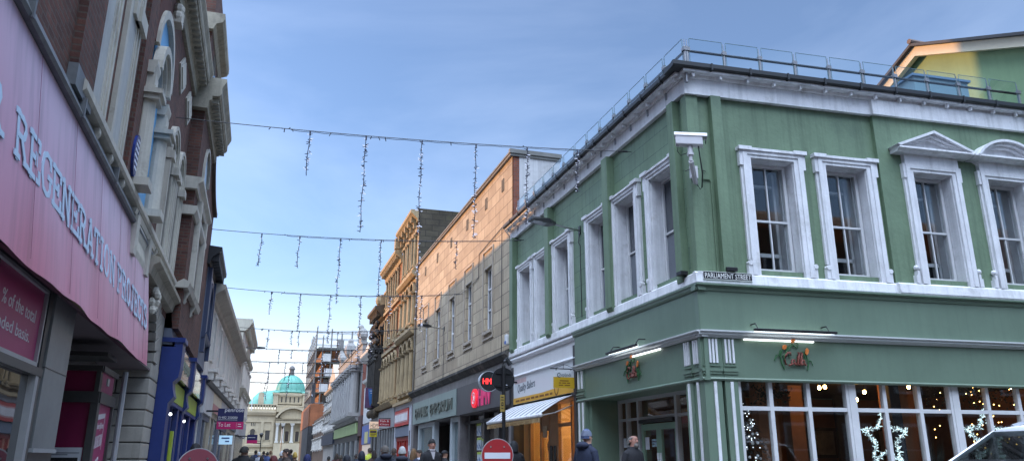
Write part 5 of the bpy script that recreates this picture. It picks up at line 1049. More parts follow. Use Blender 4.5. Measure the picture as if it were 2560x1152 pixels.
def slab(word,T,s0,s1,z0,h,n,mat,parent,slope=0):
    tot=sum(.45 if c==' ' else G_[c][0]+.06 for c in word); u=(s1-s0)/tot; s=s0; tv=h*.125; b=None
    for c in word:
        if c==' ': s+=.45*u; continue
        w,st,ser=G_[c]; b=MB(); k=0; zz0=z0+slope*(s-s0)/(s1-s0)
        th=u*.15
        for pl in st:
            for p,q in zip(pl[:-1],pl[1:]):
                P=Vector((s+p[0]*u,zz0+p[1]*h)); Q=Vector((s+q[0]*u,zz0+q[1]*h)); d=Q-P
                if d.length<1e-5: continue
                d.normalize(); v=abs(d.y); t=th*v+tv*(1-v); nr=Vector((-d.y,d.x))*t/2; e=d*t*.25; P=P-e; Q=Q+e; k+=1
                b.plate(T,[tuple(P+nr),tuple(Q+nr),tuple(Q-nr),tuple(P-nr)],n,n+.004+k*.0004)
        for a,e,y in ser:
            k+=1; zc=zz0+y*(h-tv)+tv/2; b.plate(T,[(s+a*u,zc-tv/2),(s+e*u,zc-tv/2),(s+e*u,zc+tv/2),(s+a*u,zc+tv/2)],n,n+.004+k*.0004)
        b.build('letter',mat,parent); s+=(w+.06)*u
LB=M('pale_blue_letters',(.44,.57,.71),.45,.04,2)
slab('R',FS,5.62,6.12,3.60,.40,.006,LB,ps); slab('REGENERATION PROJECTS',FS,6.38,14.25,3.59,.40,.006,LB,ps,-.15)
# ================================================================== blue shop fronts
NAVY=M('royal_blue_paint',(.012,.03,.16),.4,.12,1.5,spec=.5); GRYB=M('blue_grey_render',(.16,.18,.23),.6,.15,1.2,streak=.2)
bs=thing('blue_shop','royal blue shop front with lime panels and mirrored sign boards','shop front',FV(22,0,0))
FB=lambda s,n,z:(-1.95+n,s,z)
mass([(-3.3,18.21),(-2.15,18.21),(-2.15,27),(-3.3,27)],0,4.1,FRD,bs,'back_wall')
b=MB(); b.add([FB(18.21,0,3.75),FB(27,0,3.75),FB(18.21,-.1,4.5),FB(27,-.1,4.5),FB(18.21,-.6,3.75),FB(27,-.6,3.75),FB(18.21,-.6,4.6),FB(27,-.6,4.6)],[(0,1,3,2),(2,3,7,6),(4,5,7,6),(0,1,5,4),(0,2,6,4),(1,3,7,5)]); b.build('lead_hood',GRYB,bs)
for s0,s1 in ((18.21,18.8),(21.8,22.35),(26.3,26.9)):
    b=MB(); b.box(FB,s0,s1,-.6,.05,.12,3.7); b.box(FB,s0,s1,.05,.22,3.25,3.8); b.plate(lambda s_,n_,z_:FB(s0+n_,s_,z_),[(.05,3.25),(.22,3.25),(.2,3.05),(.1,2.95),(.12,2.8),(.16,2.65),(.05,2.5)],0,s1-s0); b.box(FB,s0-.03,s1+.03,-.3,.26,3.8,3.9); b.build('pilaster',NAVY,bs)
LIME=M('lime_panel',(.36,.46,.05),.45,.08,1); GOLDM=M('mirrored_board',(.55,.52,.4),.08,.1,1,metal=.85)
for k,(s0,s1) in enumerate(((18.8,21.8),(22.35,26.3))):
    o=MB().box(FB,s0,s1,.0,.16,3.1,3.75).build('sign_board',GOLDM,bs); b=MB()
    for q in range(6): b.box(FB,s0+.5+q*.34,s0+.62+q*.34,.16,.175,3.3+.05*(q%2),3.55); b.box(FB,s0+.5+q*.34,s0+.75+q*.34,.16,.174,3.42,3.46)
    if k==0: b.build('lettering',M('sign_grey_green',(.22,.25,.2),.5,0),o)
    MB().box(FB,s0,s1,-.08,.05,2.62,3.05).build('lime_panel',LIME,bs); b=MB(); b.box(FB,s0,s1,-.1,.06,2.52,2.6); b.box(FB,s0,s0+.1,-.1,.03,.12,2.52); b.box(FB,s0+1.0,s0+1.06,-.1,.0,.12,2.52); b.box(FB,s0+1.9,s0+2.3,-.1,.04,.12,2.52); b.box(FB,s0,s1,-.1,.03,.12,.5); b.build('shop_front',NAVY,bs)
    MB().box(FB,s0+.1,s0+1.9,-.06,-.05,.5,2.52).build('pane',dark_glass('street_glass',(.02,.022,.024)),bs)
    if k==0: MB().box(FB,s0+1.55,s0+1.85,-.04,.02,.3,2.0).build('lime_strip',LIME,bs)
    t=thing('spot_lamp','tiny lit spotlight inside the blue shop, '+('nearer window' if k==0 else 'farther window'),'lamp',FB(s0+.5,.02,2.3)); MB().ball(FB(s0+.45,.03,2.33),.03,None,8,6).build('bulb',EM('cool_spot',(.9,.95,1),9),t,True)
# ================================================================== narrow blue-grey building with black cornice
nb=thing('narrow_building','narrow blue-grey building with a deep black bracketed cornice','building',FV(25.7,0,0))
mass([(XP,24.41),(XP,27.0),(-9,27.0),(-9,24.41)],4.1,7.3,GRYB,nb)
b=MB(); b.mould(FV,23.9,27.6,[(-.1,6.95),(.05,6.95),(.12,7.15),(.3,7.3),(.36,7.34),(.36,7.46),(-.1,7.5)]); modillions(FV,23.95,27.5,.04,.3,7.05,7.3,.22,.09,b); b.build('cornice',M('black_paint',(.02,.02,.022),.45,.15,2),nb)
b=MB(); b.plate(FV,[(24.7,6.9),(26.9,6.9),(26.9,6.2),(25.8,6.75),(24.7,6.2)],.0,.05); b.build('gable_panel',WHITE,nb)
b=MB(); b.box(FV,24.45,24.7,0,.12,4.4,6.95); b.box(FV,26.8,27,0,.12,4.4,6.95); b.mould(FV,24.42,27,[(0,4.8),(.12,4.85),(.14,4.95),(0,5)]); b.build('pilaster',M('slate_blue_paint',(.05,.065,.12),.45,.15,2),nb)
w=MB().plate(FV,[(25.2,5.1),(26.4,5.1)]+[(25.8+.6*math.cos(R(a)),6.0+.55*math.sin(R(a))) for a in range(0,181,15)],.004,.012).build('window',PGLASS,nb); b=MB(); b.arch(FV,25.8,6.0,.6,.72,0,.1,12); b.box(FV,25.08,25.2,0,.1,5.1,6.0); b.box(FV,26.4,26.52,0,.1,5.1,6.0); b.build('surround',M('slate_blue_paint',(.05,.065,.12)),w)
# ================================================================== long pale stucco building
wb2=thing('stucco_building','long pale stucco building with a straight eaves cornice and small hooded windows on the left','building',FW(20,0,0))
T=FW
def massT(T,pts,z0,z1,mat,parent,name='wall'): return mass([T(s,n,0)[:2] for s,n in pts],z0,z1,mat,parent,name)
massT(T,[(.01,0),(20,0),(20,-9),(.01,-9)],0,6.75,STUCCO,wb2)
b=MB(); P=[T(s,n,z) for s,n,z in ((.02,.3,7.0),(20,.3,7.0),(.02,-4,10.45),(20,-4,10.45),(.02,-9,6.8),(20,-9,6.8))]; b.add(P,[(0,1,3,2),(2,3,5,4),(0,2,4),(1,3,5)]); b.build('roof',ROOF,wb2)  # unseen roof slope added, ridge height set for the shadow line opposite
b=MB(); b.mould(T,-.1,20,[(0,6.4),(.08,6.45),(.1,6.6),(.28,6.72),(.4,6.78),(.42,6.95),(0,7.0)]); b.build('cornice',M('stucco_cornice',(.42,.38,.32),.7,.2,1,streak=.3),wb2)
for i in range(7):
    s=2.0+2.7*i; w=MB().box(T,s-.32,s+.32,-.0,.012,4.75,6.15).build('window',FARG,wb2); b=MB()
    for a,e,z0,z1 in ((-.42,-.32,4.7,6.25),(.32,.42,4.7,6.25),(-.32,.32,6.15,6.25),(-.46,.46,4.62,4.72)): b.box(T,s+a,s+e,0,.07,z0,z1)
    b.build('surround',STUCCO,w)
    b=MB(); b.box(T,s-.4,s+.4,0,.3,4.24,4.34); b.box(T,s-.36,s-.24,0,.2,3.98,4.24); b.box(T,s+.24,s+.36,0,.2,3.98,4.24); b.build('hood',STUCCO,wb2)
b=MB(); b.mould(T,.02,20,[(0,3.7),(.2,3.72),(.26,3.82),(0,3.88)]); b.build('string_course',M('black_paint',(.02,.02,.022)),wb2)
cols=[M('white_board',(.55,.55,.55),.5,.1,1),M('cream_lit_board',(.62,.55,.42),.5,.08,1),M('pale_board',(.45,.45,.47),.5,.1,1),M('slate_board',(.1,.11,.13),.5,.1,1)]
for i,(s0,s1,m,z0) in enumerate(((.1,3.2,cols[0],2.8),(3.3,7.4,cols[1],3.0),(7.5,13,cols[2],2.75),(13.1,19.9,cols[3],2.8))):
    MB().box(T,s0,s1,0,.14,z0,3.68).build('fascia',m,wb2)
    b=MB(); b.box(T,s0,s0+.3,0,.1,.12,z0); b.box(T,(s0+s1)/2-.1,(s0+s1)/2+.1,0,.06,.12,z0); b.box(T,s0,s1,0,.08,z0-.18,z0-.01); b.build('shop_front',M('shop_cream',(.42,.38,.30),.5,.15,1) if i%2 else GRYB,wb2)
    MB().box(T,s0+.3,s1,.005,.02,.3,z0-.18).build('pane',FARG,wb2)
b=MB(); b.box(T,3.32,7.38,.141,.15,3.0,3.3); b.build('fascia_band',M('pink_band',(.45,.2,.2),.5,.1,1),wb2)
# taller pale building beyond, with its end wall showing
tp=thing('tall_pale_building','taller pale building at the end of the left side with a bracketed cornice','building',FW(24,0,0))
massT(T,[(20.1,.1),(30,.1),(30,-9),(20.1,-9)],0,8.7,STUCCO,tp)
b=MB(); b.mould(T,19.7,30.3,[(-6,8.45),(.12,8.45),(.35,8.7),(.5,8.95),(.5,9.15),(-6,9.2)]); b.mould(T,19.9,30.1,[(.05,7.2),(.3,7.25),(.35,7.45),(.05,7.5)]); b.box(T,19.75,20.05,-2.2,.05,7.7,8.4); modillions(T,20.2,30,.1,.36,8.45,8.7,.5,.18,b); b.build('cornice',M('cream_cornice',(.58,.55,.45),.7,.2,.6,streak=.3),tp)
for i in range(4):
    s=21.3+2.5*i; bay(T,(s,),.4,5.4,6.8,.1,FARG,STUCCO,tp,.1,False); bay(T,(s,),.4,3.9,5.0,.1,FARG,STUCCO,tp,.1,False)
for i in range(10): b=MB(); console(20.6+1.0*i,5.3,b,lambda s,n,z:T(s,n+.1,z),.3,.5,.25); b.build('bracket',CORN,tp)
MB().box(T,20.2,30,.1,.25,2.7,3.6).build('fascia',cols[2],tp); MB().box(T,20.3,29.9,.105,.12,.2,2.7).build('pane',FARG,tp)
massT(T,[(-.5,-9.2),(30,-9.2),(30,-14),(-.5,-14)],0,10.4,BRICK,tp,'rear_range')
t2=thing('unseen_shade_block','unseen pale block set back beyond the left side, added to shade the street','building',FW(60,-1.6,0)); massT(T,[(30.4,-2.6),(125,-6),(125,-20),(30.4,-20)],0,10.5,M('dull_stucco',(.36,.34,.3),.7,.2,.5,streak=.3),t2)  # unseen block kept to shade the far right-hand facades
wall_lamp(24,8.0,1.1,0.2,'flat lamp on an arm at the far left of the street, against the pale sky',lambda s,n,z:FW(s,n+.1,z))
# agents' boards
nv=M('board_navy',(.018,.02,.085),.4,.05,2); mg=M('board_magenta',(.48,.015,.12),.4,.05,2)
def agent(y,s0,s1,z0,z1,label,full):
    H=FY(y); t=thing('letting_board',label,'sign',H(s1,0,z0)); zm=z0+(z1-z0)*.36
    MB().box(H,s0,s1,-.03,.03,zm,z1).build('board',nv,t); MB().box(H,s0,s1+.01,-.032,.032,z0,zm).build('lower_panel',mg,t)
    MB().box(H,s0-.6,s0,-.02,.02,z1-.12,z1-.06).build('bracket',BLACK,t)
    w=s1-s0; h=z1-z0
    if full:
        text('penrose',RW,H,s0+w*.26,s1-w*.03,z1-h*.22,z1-h*.03,.03,.008,t); text('01482 250000',RW,H,s0+w*.03,s0+w*.76,z1-h*.49,z1-h*.38,.03,.008,t); text('To Let',RW,H,s0+w*.05,s0+w*.52,z0+h*.12,z0+h*.31,.032,.008,t)
        b=MB(); b.box(H,s0+w*.03,s0+w*.76,.03,.038,z1-h*.555,z1-h*.54); b.box(H,s0+w*.74,s0+w*.745,.032,.04,z0+h*.08,z0+h*.32); b.box(H,s0+w*.8,s0+w*.92,.032,.038,z0+h*.23,z0+h*.26); b.box(H,s0+w*.8,s0+w*.94,.032,.038,z0+h*.12,z0+h*.15); b.build('print',RW,t)
    else: b=MB(); b.box(H,s0+w*.1,s0+w*.8,.03,.038,z1-h*.35,z1-h*.3); b.build('print',RW,t)
agent(28,-1.339,-.51,2.32,2.985,'navy and magenta letting board reading penrose, 01482 250000, To Let',True)
agent(50,-.62,-.03,2.28,2.78,'small navy and magenta letting board far down the left side',False)
H=FY(36); q0=at(554,1091,36); q1=at(583,1112,36)
t=thing('pale_blue_sign','small pale blue projecting shop sign below the letting board','sign',H(q0.x,0,q1.z)); MB().box(H,q0.x,q1.x,-.05,.05,q1.z,q0.z).build('board',EM('sky_blue_board',(.42,.66,.85),.35),t); b=MB(); b.box(H,q0.x+.1,q1.x-.12,.05,.06,q0.z-.14,q0.z-.08); b.box(H,q0.x+.25,q1.x-.12,.05,.06,q1.z+.1,q1.z+.15); b.build('print',M('blue_print',(.03,.08,.25),.5,0),t); MB().box(H,q0.x-.5,q0.x,-.02,.02,q1.z+.1,q1.z+.16).build('bracket',BLACK,t)
# ================================================================== strings of lights
LED=EM('led_point',(.62,.66,.8),.36); WIRE=M('dark_wire',(.03,.03,.035),.6,.1,4); TINS=M('icicle_wire',(.07,.07,.10),.35,.3,9,metal=.3)
def light_string(y,xl,zl,zr,sag,drops,label,fat=1.,dens=42):
    t=thing('light_string',label,'string lights',(xl,y,zl),'strings of lights hung across the street'); rnd=random.Random(int(y*10))
    def zc(x): f=(x-xl)/(XR-xl); return zl+(zr-zl)*f-sag*4*f*(1-f)
    b=MB(); N_=26; b.tube([(xl+(XR-xl)*i/N_,y,zc(xl+(XR-xl)*i/N_)) for i in range(N_+1)],.009*fat,5)
    b.tube([(xl+(XR-xl)*(.22+.68*i/40),y+.01,zc(xl+(XR-xl)*(.22+.68*i/40))-.02*fat*abs(math.sin(i*1.1))-.012) for i in range(41)],.006*fat,4)
    for k in range(14): x=xl+(XR-xl)*rnd.uniform(.1,.9); b.tube([(x,y,zc(x)),(x+rnd.uniform(-.04,.04),y,zc(x)+rnd.uniform(-.09,.05))],.01*fat,4)
    b.tube([(XR-.35,y,zc(XR-.35)),(XR-.1,y,zc(XR-.1))],.022,5); b.build('cable',WIRE,t)
    for x,zb_ in drops:
        z1=zc(x); L=z1-zb_; d=MB(); e=MB(); pts=[(x,y,z1)]; K=max(4,int(L*4))
        for i in range(1,K+1): pts.append((x+.014*math.sin(i*1.7+x)*fat+.02*i/K*(-1),y,z1-L*i/K))
        d.tube(pts,.008*fat,4); d.tube([pts[0],(x,y,z1-.1)],.018*fat,5)
        for k in range(int(L*dens)):
            z=z1-.07-(L-.07)*rnd.random(); a=rnd.random()*6.28; r=(.035+.04*rnd.random())*min(fat,1.6); w=.010*fat; ex=rnd.uniform(-.03,.03)
            ii=min(K,int((z1-z)/L*K)); px=pts[ii][0]
            tg=e if rnd.random()<.26 else d
            p=Vector((px,y,z)); q=p+Vector((r*math.cos(a),r*math.sin(a),ex)); sd=Vector((0,0,w))
            tg.add([p+sd,p-sd,q-sd*.6,q+sd*.6],[(0,1,2,3)])
            if tg is e: tg.ball(tuple(q),.011*fat,None,5,4)
        o=d.build('icicle',TINS,t); e.build('led',LED,o)
light_string(15.61,XL+.02,7.95,8.47,.10,[(.494,7.0),(1.668,5.88),(2.891,5.93),(4.123,5.97),(5.344,6.4),(6.589,7.29)],'nearest string of icicle lights, from the brick building to the green one')
light_string(23.76,XP,7.95,8.46,.16,[(-.42,6.92),(.7,6.97),(1.938,5.91),(3.201,6.21),(4.423,5.55),(5.67,7.29)],'second string of icicle lights, ending near the alarm box',1.15,38)
light_string(32.3,-1.7,7.95,8.31,.2,[(.015,6.96),(1.169,6.32),(2.377,5.9),(3.629,4.86),(4.842,6.0),(6.2,6.6)],'third string of icicle lights, ending between windows of the pale stone building',1.4,32)
light_string(42,-1.4,7.9,8.3,.2,[(.055,6.9),(1.24,7.1),(1.6,7.0),(3.6,6.3),(5.4,6.6)],'fourth string of icicle lights, in front of the golden stone building',1.7,16)
light_string(49.7,-1.2,7.9,8.3,.2,[(.8,6.95),(1.55,7.3),(3.4,6.6),(5.2,6.8)],'fifth string of icicle lights, in front of the orange brick building',2.0,14)
light_string(57.5,-3.6,8.05,8.35,.2,[(.33,6.4),(1.43,6.7),(2.63,7.2),(4.2,6.8)],'sixth string of icicle lights, in front of the sooty building',2.3,12)
light_string(66,-3.9,8.2,8.4,.2,[(.33,5.9),(2.0,6.9),(4.4,6.9)],'seventh string of icicle lights, over the far part of the street',2.6,10)
light_string(76,-4.2,8.3,8.5,.2,[(.2,6.9),(2.2,6.9),(4.6,7.0)],'farthest string of icicle lights, low over the town hall',2.9,9)
# ================================================================== traffic signs
SR=M('sign_red_face',(.33,.015,.02),.4,.08,3,spec=.5); SW=M('sign_white_face',(.62,.63,.68),.4,.06,3); SG=M('sign_edge',(.35,.35,.36),.35,.1,4)
def no_entry(c,r,label,yaw,mat):
    t=thing('no_entry_sign',label,'road sign',(c.x,c.y,0),'round red no entry signs'); ca,sa=math.cos(yaw),math.sin(yaw)
    S=lambda s,n,z:(c.x+s*ca+n*sa,c.y+s*sa-n*ca,z)
    pol=lambda q:[(q*math.cos(a*.15708),c.z+q*math.sin(a*.15708)) for a in range(40)]
    MB().plate(S,pol(r),-.012,0).build('rim',SG,t); MB().plate(S,pol(r*.955),.0005,.004).build('disc',mat,t); MB().box(S,-r*.80,r*.80,.0045,.008,c.z-r*.2,c.z+r*.16).build('bar',SW,t)
    b=MB()
    for s in (-r*.42,r*.42): b.tube([S(s,.004,c.z+r*.5),S(s,.012,c.z+r*.5)],.016,8)
    b.build('rivet',STEEL,t)
    b=MB(); b.tube([S(0,-.06,0.0),S(0,-.06,c.z+r*.8)],.035,10); b.box(S,-.05,.05,-.1,-.0125,c.z+r*.4,c.z+r*.46); b.build('post',SG,t)
no_entry(at(1243.5,1137,15),.305,'bright red no entry sign in front of the bakery, right of the road',-.12,SR)
no_entry(at(493.5,1171.5,12.1),.305,'dull red no entry sign by the blue shop front, left of the road',.25,M('sign_shaded_red',(.24,.055,.075),.5,.1,3))  # sign red with the shade on this face put into the colour
c=at(1258,948,19); t=thing('round_sign','black back of a round sign on a pole with a small hooded lamp on top','road sign',(c.x,c.y,0)); S=FY(c.y)
MB().plate(S,[(c.x+.29*math.cos(a*.15708),c.z+.29*math.sin(a*.15708)) for a in range(40)],-.03,.0).build('disc',BLACK,t)
b=MB(); b.tube([S(c.x+.01,.04,0),S(c.x+.0,.04,c.z+.33)],.045,12); b.tube([S(c.x,.04,c.z+.33),S(c.x+.02,.04,c.z+.43),S(c.x+.08,.04,c.z+.49)],.04,8); b.box(S,c.x-.2,c.x+.2,.0,.03,c.z+.14,c.z+.17); b.box(S,c.x-.2,c.x+.2,.0,.03,c.z-.17,c.z-.14); b.build('post',BLACK,t)
b=MB(); b.tube([S(c.x+.06,.04,c.z+.51),S(c.x+.17,.04,c.z+.36)],.05,10,.065); b.build('lamp',GUTTER,t); MB().box(S,c.x+.05,c.x+.11,.001,.004,c.z-.18,c.z-.12).build('sticker',SW,t)
q=at(1255.5,1007,18.9); t=thing('yellow_notice','narrow yellow parking notice strapped to the black pole','notice',(q.x,q.y,q.z)); S=FY(c.y-.09); MB().box(S,q.x-.055,q.x+.055,.0,.015,q.z-.2,q.z+.2).build('plate',M('notice_dull_yellow',(.30,.21,.05),.5,.1,4),t); b=MB()
for i,w in enumerate((.06,.07,.05,.06,.05)): b.box(S,q.x-w/2,q.x+w/2,.015,.018,q.z+.13-.065*i,q.z+.15-.065*i)
b.arch(S,q.x,q.z-.02,.02,.03,.015,.019,10,0,360); b.build('print',BLACK,t)
# street furniture far down
def lamp_post(u,D,zt,label,lantern=True):
    q=at(u,1148,D); t=thing('lamp_post',label,'lamp post',(q.x,q.y,0),'black lamp posts at the far end of the street'); b=MB(); b.tube([(q.x,q.y,0),(q.x,q.y,1.1)],.12,8,.09); b.tube([(q.x,q.y,1.1),(q.x,q.y,zt-.6)],.06,8); 
    if lantern: b.box(W0,q.x-.9,q.x,q.y-.03,q.y+.03,zt-1.35,zt-1.25); b.box(W0,q.x-.8,q.x-.1,q.y-.03,q.y+.03,zt-1.05,zt-.97)
    b.build('post',BLACK,t); b=MB(); b.lathe((q.x,q.y,zt-.6),[(.1,0),(.22,.35),(.26,.4),(.1,.6)],8) ; b.build('lantern',BLACK,t)
lamp_post(648,100,4.6,'black lamp post with a cross arm in front of the hall, left'); lamp_post(700,150,7.5,'plain black lamp post before the hall columns',False); lamp_post(752,150,10.5,'tall black lamp post right of the hall columns',False)
tr=thing('bare_tree','small dark conifer-like tree beside the tower at the end of the street','tree',(12.6,200,0)); rnd=random.Random(11); b=MB(); b.tube([(12.6,200,0),(12.6,200,8)],.25,7,.05); b.build('trunk',BLKST,tr); b=MB()
for k in range(900):
    h=rnd.random(); z=1.5+7*h; r=(2.3*(1-h)+.2)*math.sqrt(rnd.random()); a=rnd.random()*6.28; d=.5; x,y=12.6+r*math.cos(a),200+r*math.sin(a); b.add([(x,y,z),(x+d*math.cos(a+.4),y+.2,z-.2),(x+d*math.cos(a-.4),y-.2,z-.3)],[(0,1,2)])
b.build('crown',M('far_needles',(.04,.05,.035),.8,.3,1),tr)

# ================================================================== building across the side street, behind the viewer (seen in the window reflections)
op=thing('opposite_building','brown brick building with white windows across the side street, mirrored in the shop glass','building',(16,-8,0))
OB=lambda s,n,z:(s,-7.5-.07*(s-16)+n,z)
mass([OB(4,0,0)[:2],OB(40,0,0)[:2],OB(40,-8,0)[:2],OB(4,-8,0)[:2]],0,13.5,M('opposite_brick',(.16,.085,.05),.85,.2,1.5),op)
for i in range(11):
    for z0,z1 in ((.7,2.9),(4.6,6.9),(9.0,11.2)):
        w=MB().box(OB,5+3.2*i,6.3+3.2*i,.0,.02,z0,z1).build('window',FARG,op); b=MB(); b.box(OB,4.85+3.2*i,5+3.2*i,0,.08,z0-.1,z1+.15); b.box(OB,6.3+3.2*i,6.45+3.2*i,0,.08,z0-.1,z1+.15); b.box(OB,5+3.2*i,6.3+3.2*i,0,.08,z1,z1+.15); b.box(OB,5+3.2*i,6.3+3.2*i,0,.1,z0-.1,z0); b.box(OB,5+3.2*i,6.3+3.2*i,0.02,.05,(z0+z1)/2-.03,(z0+z1)/2+.03); b.build('surround',WHITED,w)
b=MB(); b.mould(OB,3.9,40.1,[(0,13.0),(.2,13.1),(.4,13.4),(.4,13.55),(0,13.6)]); b.mould(OB,4,40,[(0,3.4),(.12,3.45),(.12,3.6),(0,3.65)]); b.build('cornice',WHITED,op)
# ================================================================== white car
car=bpy.data.objects.new('parked_car',None); COL.objects.link(car); car.location=(10.0,7.78,0.0); car.rotation_euler=(0,0,math.pi+R(-1)); tag(car,'white car with roof rails parked before the restaurant window, mostly cut off','car')
CWH=M('car_white',(.70,.72,.76),.25,.03,1,spec=.5,coat=.6); TRIM=M('car_trim',(.02,.02,.022),.4,.05,4); CGL=clear_glass('car_glass',(.22,.25,.25),.35)
def loft(secs,closed=True):
    k=len(secs[0]); vs=[p for s in secs for p in s]; fs=[(i*k+j,i*k+(j+1)%k,(i+1)*k+(j+1)%k,(i+1)*k+j) for i in range(len(secs)-1) for j in range(k)]
    fs+=[tuple(range(k)),tuple(range((len(secs)-1)*k,len(secs)*k))]; return MB().add(vs,fs)
def csec(x,w,zb,zs,zt,wt):  # body cross-section
    return [(x,y,z) for y,z in ((-w,zb),(-w*1.0,(zb+zs)/2),(-w*.985,zs),(-wt,zt-.03),(-wt*.6,zt),(0,zt+.015),(wt*.6,zt),(wt,zt-.03),(w*.985,zs),(w,(zb+zs)/2),(w,zb))]
secs=[csec(-2.4,.80,.45,.95,1.12,.72),csec(-2.25,.93,.35,1.0,1.30,.86),csec(-1.2,.97,.28,1.1,1.33,.91),csec(0,.98,.28,1.12,1.33,.92),csec(.95,.98,.28,1.14,1.325,.92),csec(1.3,.97,.28,1.12,1.29,.88),csec(1.9,.95,.28,1.05,1.22,.80),csec(2.25,.90,.32,.92,1.10,.70),csec(2.42,.74,.42,.8,.95,.58)]
o=loft(secs).build('body',CWH,car,True)
def gsec(x,wb,zb,wt,zt): return [(x,-wb,zb),(x,-wt,zt),(x,-wt*.6,zt+.04),(x,0,zt+.055),(x,wt*.6,zt+.04),(x,wt,zt),(x,wb,zb)]
roof=loft([[(p[0],p[1],p[2]) for p in s] for s in ([(x,-w,z-.05),(x,-w,z),(x,-w*.85,z+.045),(x,-w*.4,z+.065),(x,w*.4,z+.065),(x,w*.85,z+.045),(x,w,z),(x,w,z-.05)] for x,w,z in ((-2.15,.62,1.68),(-1.6,.70,1.745),(-.6,.72,1.765),(.1,.71,1.745),(.34,.68,1.705)))]).build('roof',CWH,car,True)
for q in (-1,1):
    b=MB(); 
    def pil(p0,p1,w): b.tube([p0,p1],w,8)
    pil((.97,q*.86,1.31),(.30,q*.68,1.71),.032); pil((-.35,q*.9,1.31),(-.35,q*.715,1.74),.035); pil((-1.45,q*.9,1.31),(-1.45,q*.7,1.73),.035); pil((-2.2,q*.84,1.28),(-2.1,q*.62,1.68),.05); b.build('pillar',CWH if True else TRIM,car)
    b=MB(); b.add([(.93,q*.88,1.32),(.28,q*.70,1.715),(-2.1,q*.66,1.68),(-2.2,q*.87,1.32)],[(0,1,2,3)]); b.build('side_window',CGL,car)
    b=MB(); b.tube([(-1.9,q*.63,1.77),(-1.75,q*.65,1.835),(-.2,q*.66,1.845),(.0,q*.65,1.80)],.022,8); b.tube([(-.9,q*.66,1.78),(-.9,q*.66,1.84)],.02,6); b.build('roof_rail',M('rail_silver',(.55,.56,.58),.3,.05,5,metal=.7),car)
    b=MB(); b.ball((.60,q*1.07,1.20),.08,.075,10,7,.11); b.tube([(.62,q*.93,1.16),(.6,q*1.03,1.18)],.03,6); b.build('wing_mirror',CWH,car,True)
    b=MB(); b.add([(2.1,q*.62,1.0),(2.3,q*.60,.95),(2.2,q*.86,.92),(1.95,q*.9,1.0),(2.18,q*.62,.86),(2.35,q*.60,.82),(2.24,q*.87,.8),(1.97,q*.93,.86)],[(0,1,2,3),(4,5,6,7),(0,1,5,4),(1,2,6,5),(2,3,7,6),(3,0,4,7)]); b.build('headlight',M('headlight',(.5,.52,.55),.15,0,spec=.8),car)
b=MB(); b.add([(.98,-.84,1.325),(.98,.84,1.325),(.33,.68,1.725),(.33,-.68,1.725)],[(0,1,2,3)]); b.build('windscreen',CGL,car)
b=MB(); b.add([(-2.25,-.8,1.3),(-2.25,.8,1.3),(-2.12,.6,1.68),(-2.12,-.6,1.68)],[(0,1,2,3)]); b.build('rear_window',CGL,car)
b=MB(); b.box(W0,.55,.97,-.85,.85,1.22,1.30); b.build('dashboard',TRIM,car)
for y in (-.42,.42):
    b=MB(); b.box(W0,-.55,-.35,y-.25,y+.25,.9,1.42); b.box(W0,-.52,-.40,y-.13,y+.13,1.45,1.64); b.build('seat',M('seat_fabric',(.04,.04,.045),.8,.2,5),car,bev=.04)
b=MB(); b.arch(lambda s,n,z:(.35+n,s,z),.42,1.12,.16,.19,-.015,.015,20,0,360); b.build('steering_wheel',TRIM,car)
b=MB(); b.box(W0,.30,.36,-.12,.12,1.60,1.66); b.build('rear_mirror',TRIM,car)
b=MB(); b.box(W0,.955,.965,.45,.62,1.33,1.42); b.build('permit',M('paper',(.6,.62,.66)),car)
b=MB(); b.tube([(.99,-.6,1.338),(.99,.1,1.345)],.012,5); b.tube([(1.0,.05,1.338),(1.0,.7,1.34)],.012,5); b.build('wiper',TRIM,car)
for x in (1.45,-1.45):
    for q in (-1,1):
        w=bpy.data.objects.new('wheel',None); COL.objects.link(w); w.parent=car
        b=MB(); S=lambda s,n,z:(x+s,q*(.80)+n,z); b.arch(S,0,.36,.24,.36,-.11,.11,24,0,360); b.build('tyre',M('tyre',(.02,.02,.02),.8,.1,4),w)
        b=MB(); b.arch(S,0,.36,.0,.07,-.09,.1,14,0,360); 
        for i in range(5): b.tube([S(.05*math.cos(i*1.2566),q*.07,.36+.05*math.sin(i*1.2566)),S(.24*math.cos(i*1.2566),q*.08,.36+.24*math.sin(i*1.2566))],.03,6)
        b.build('rim',STEEL,w)
b=MB(); b.box(W0,2.36,2.44,-.45,.45,.6,.85); b.build('grille',TRIM,car)
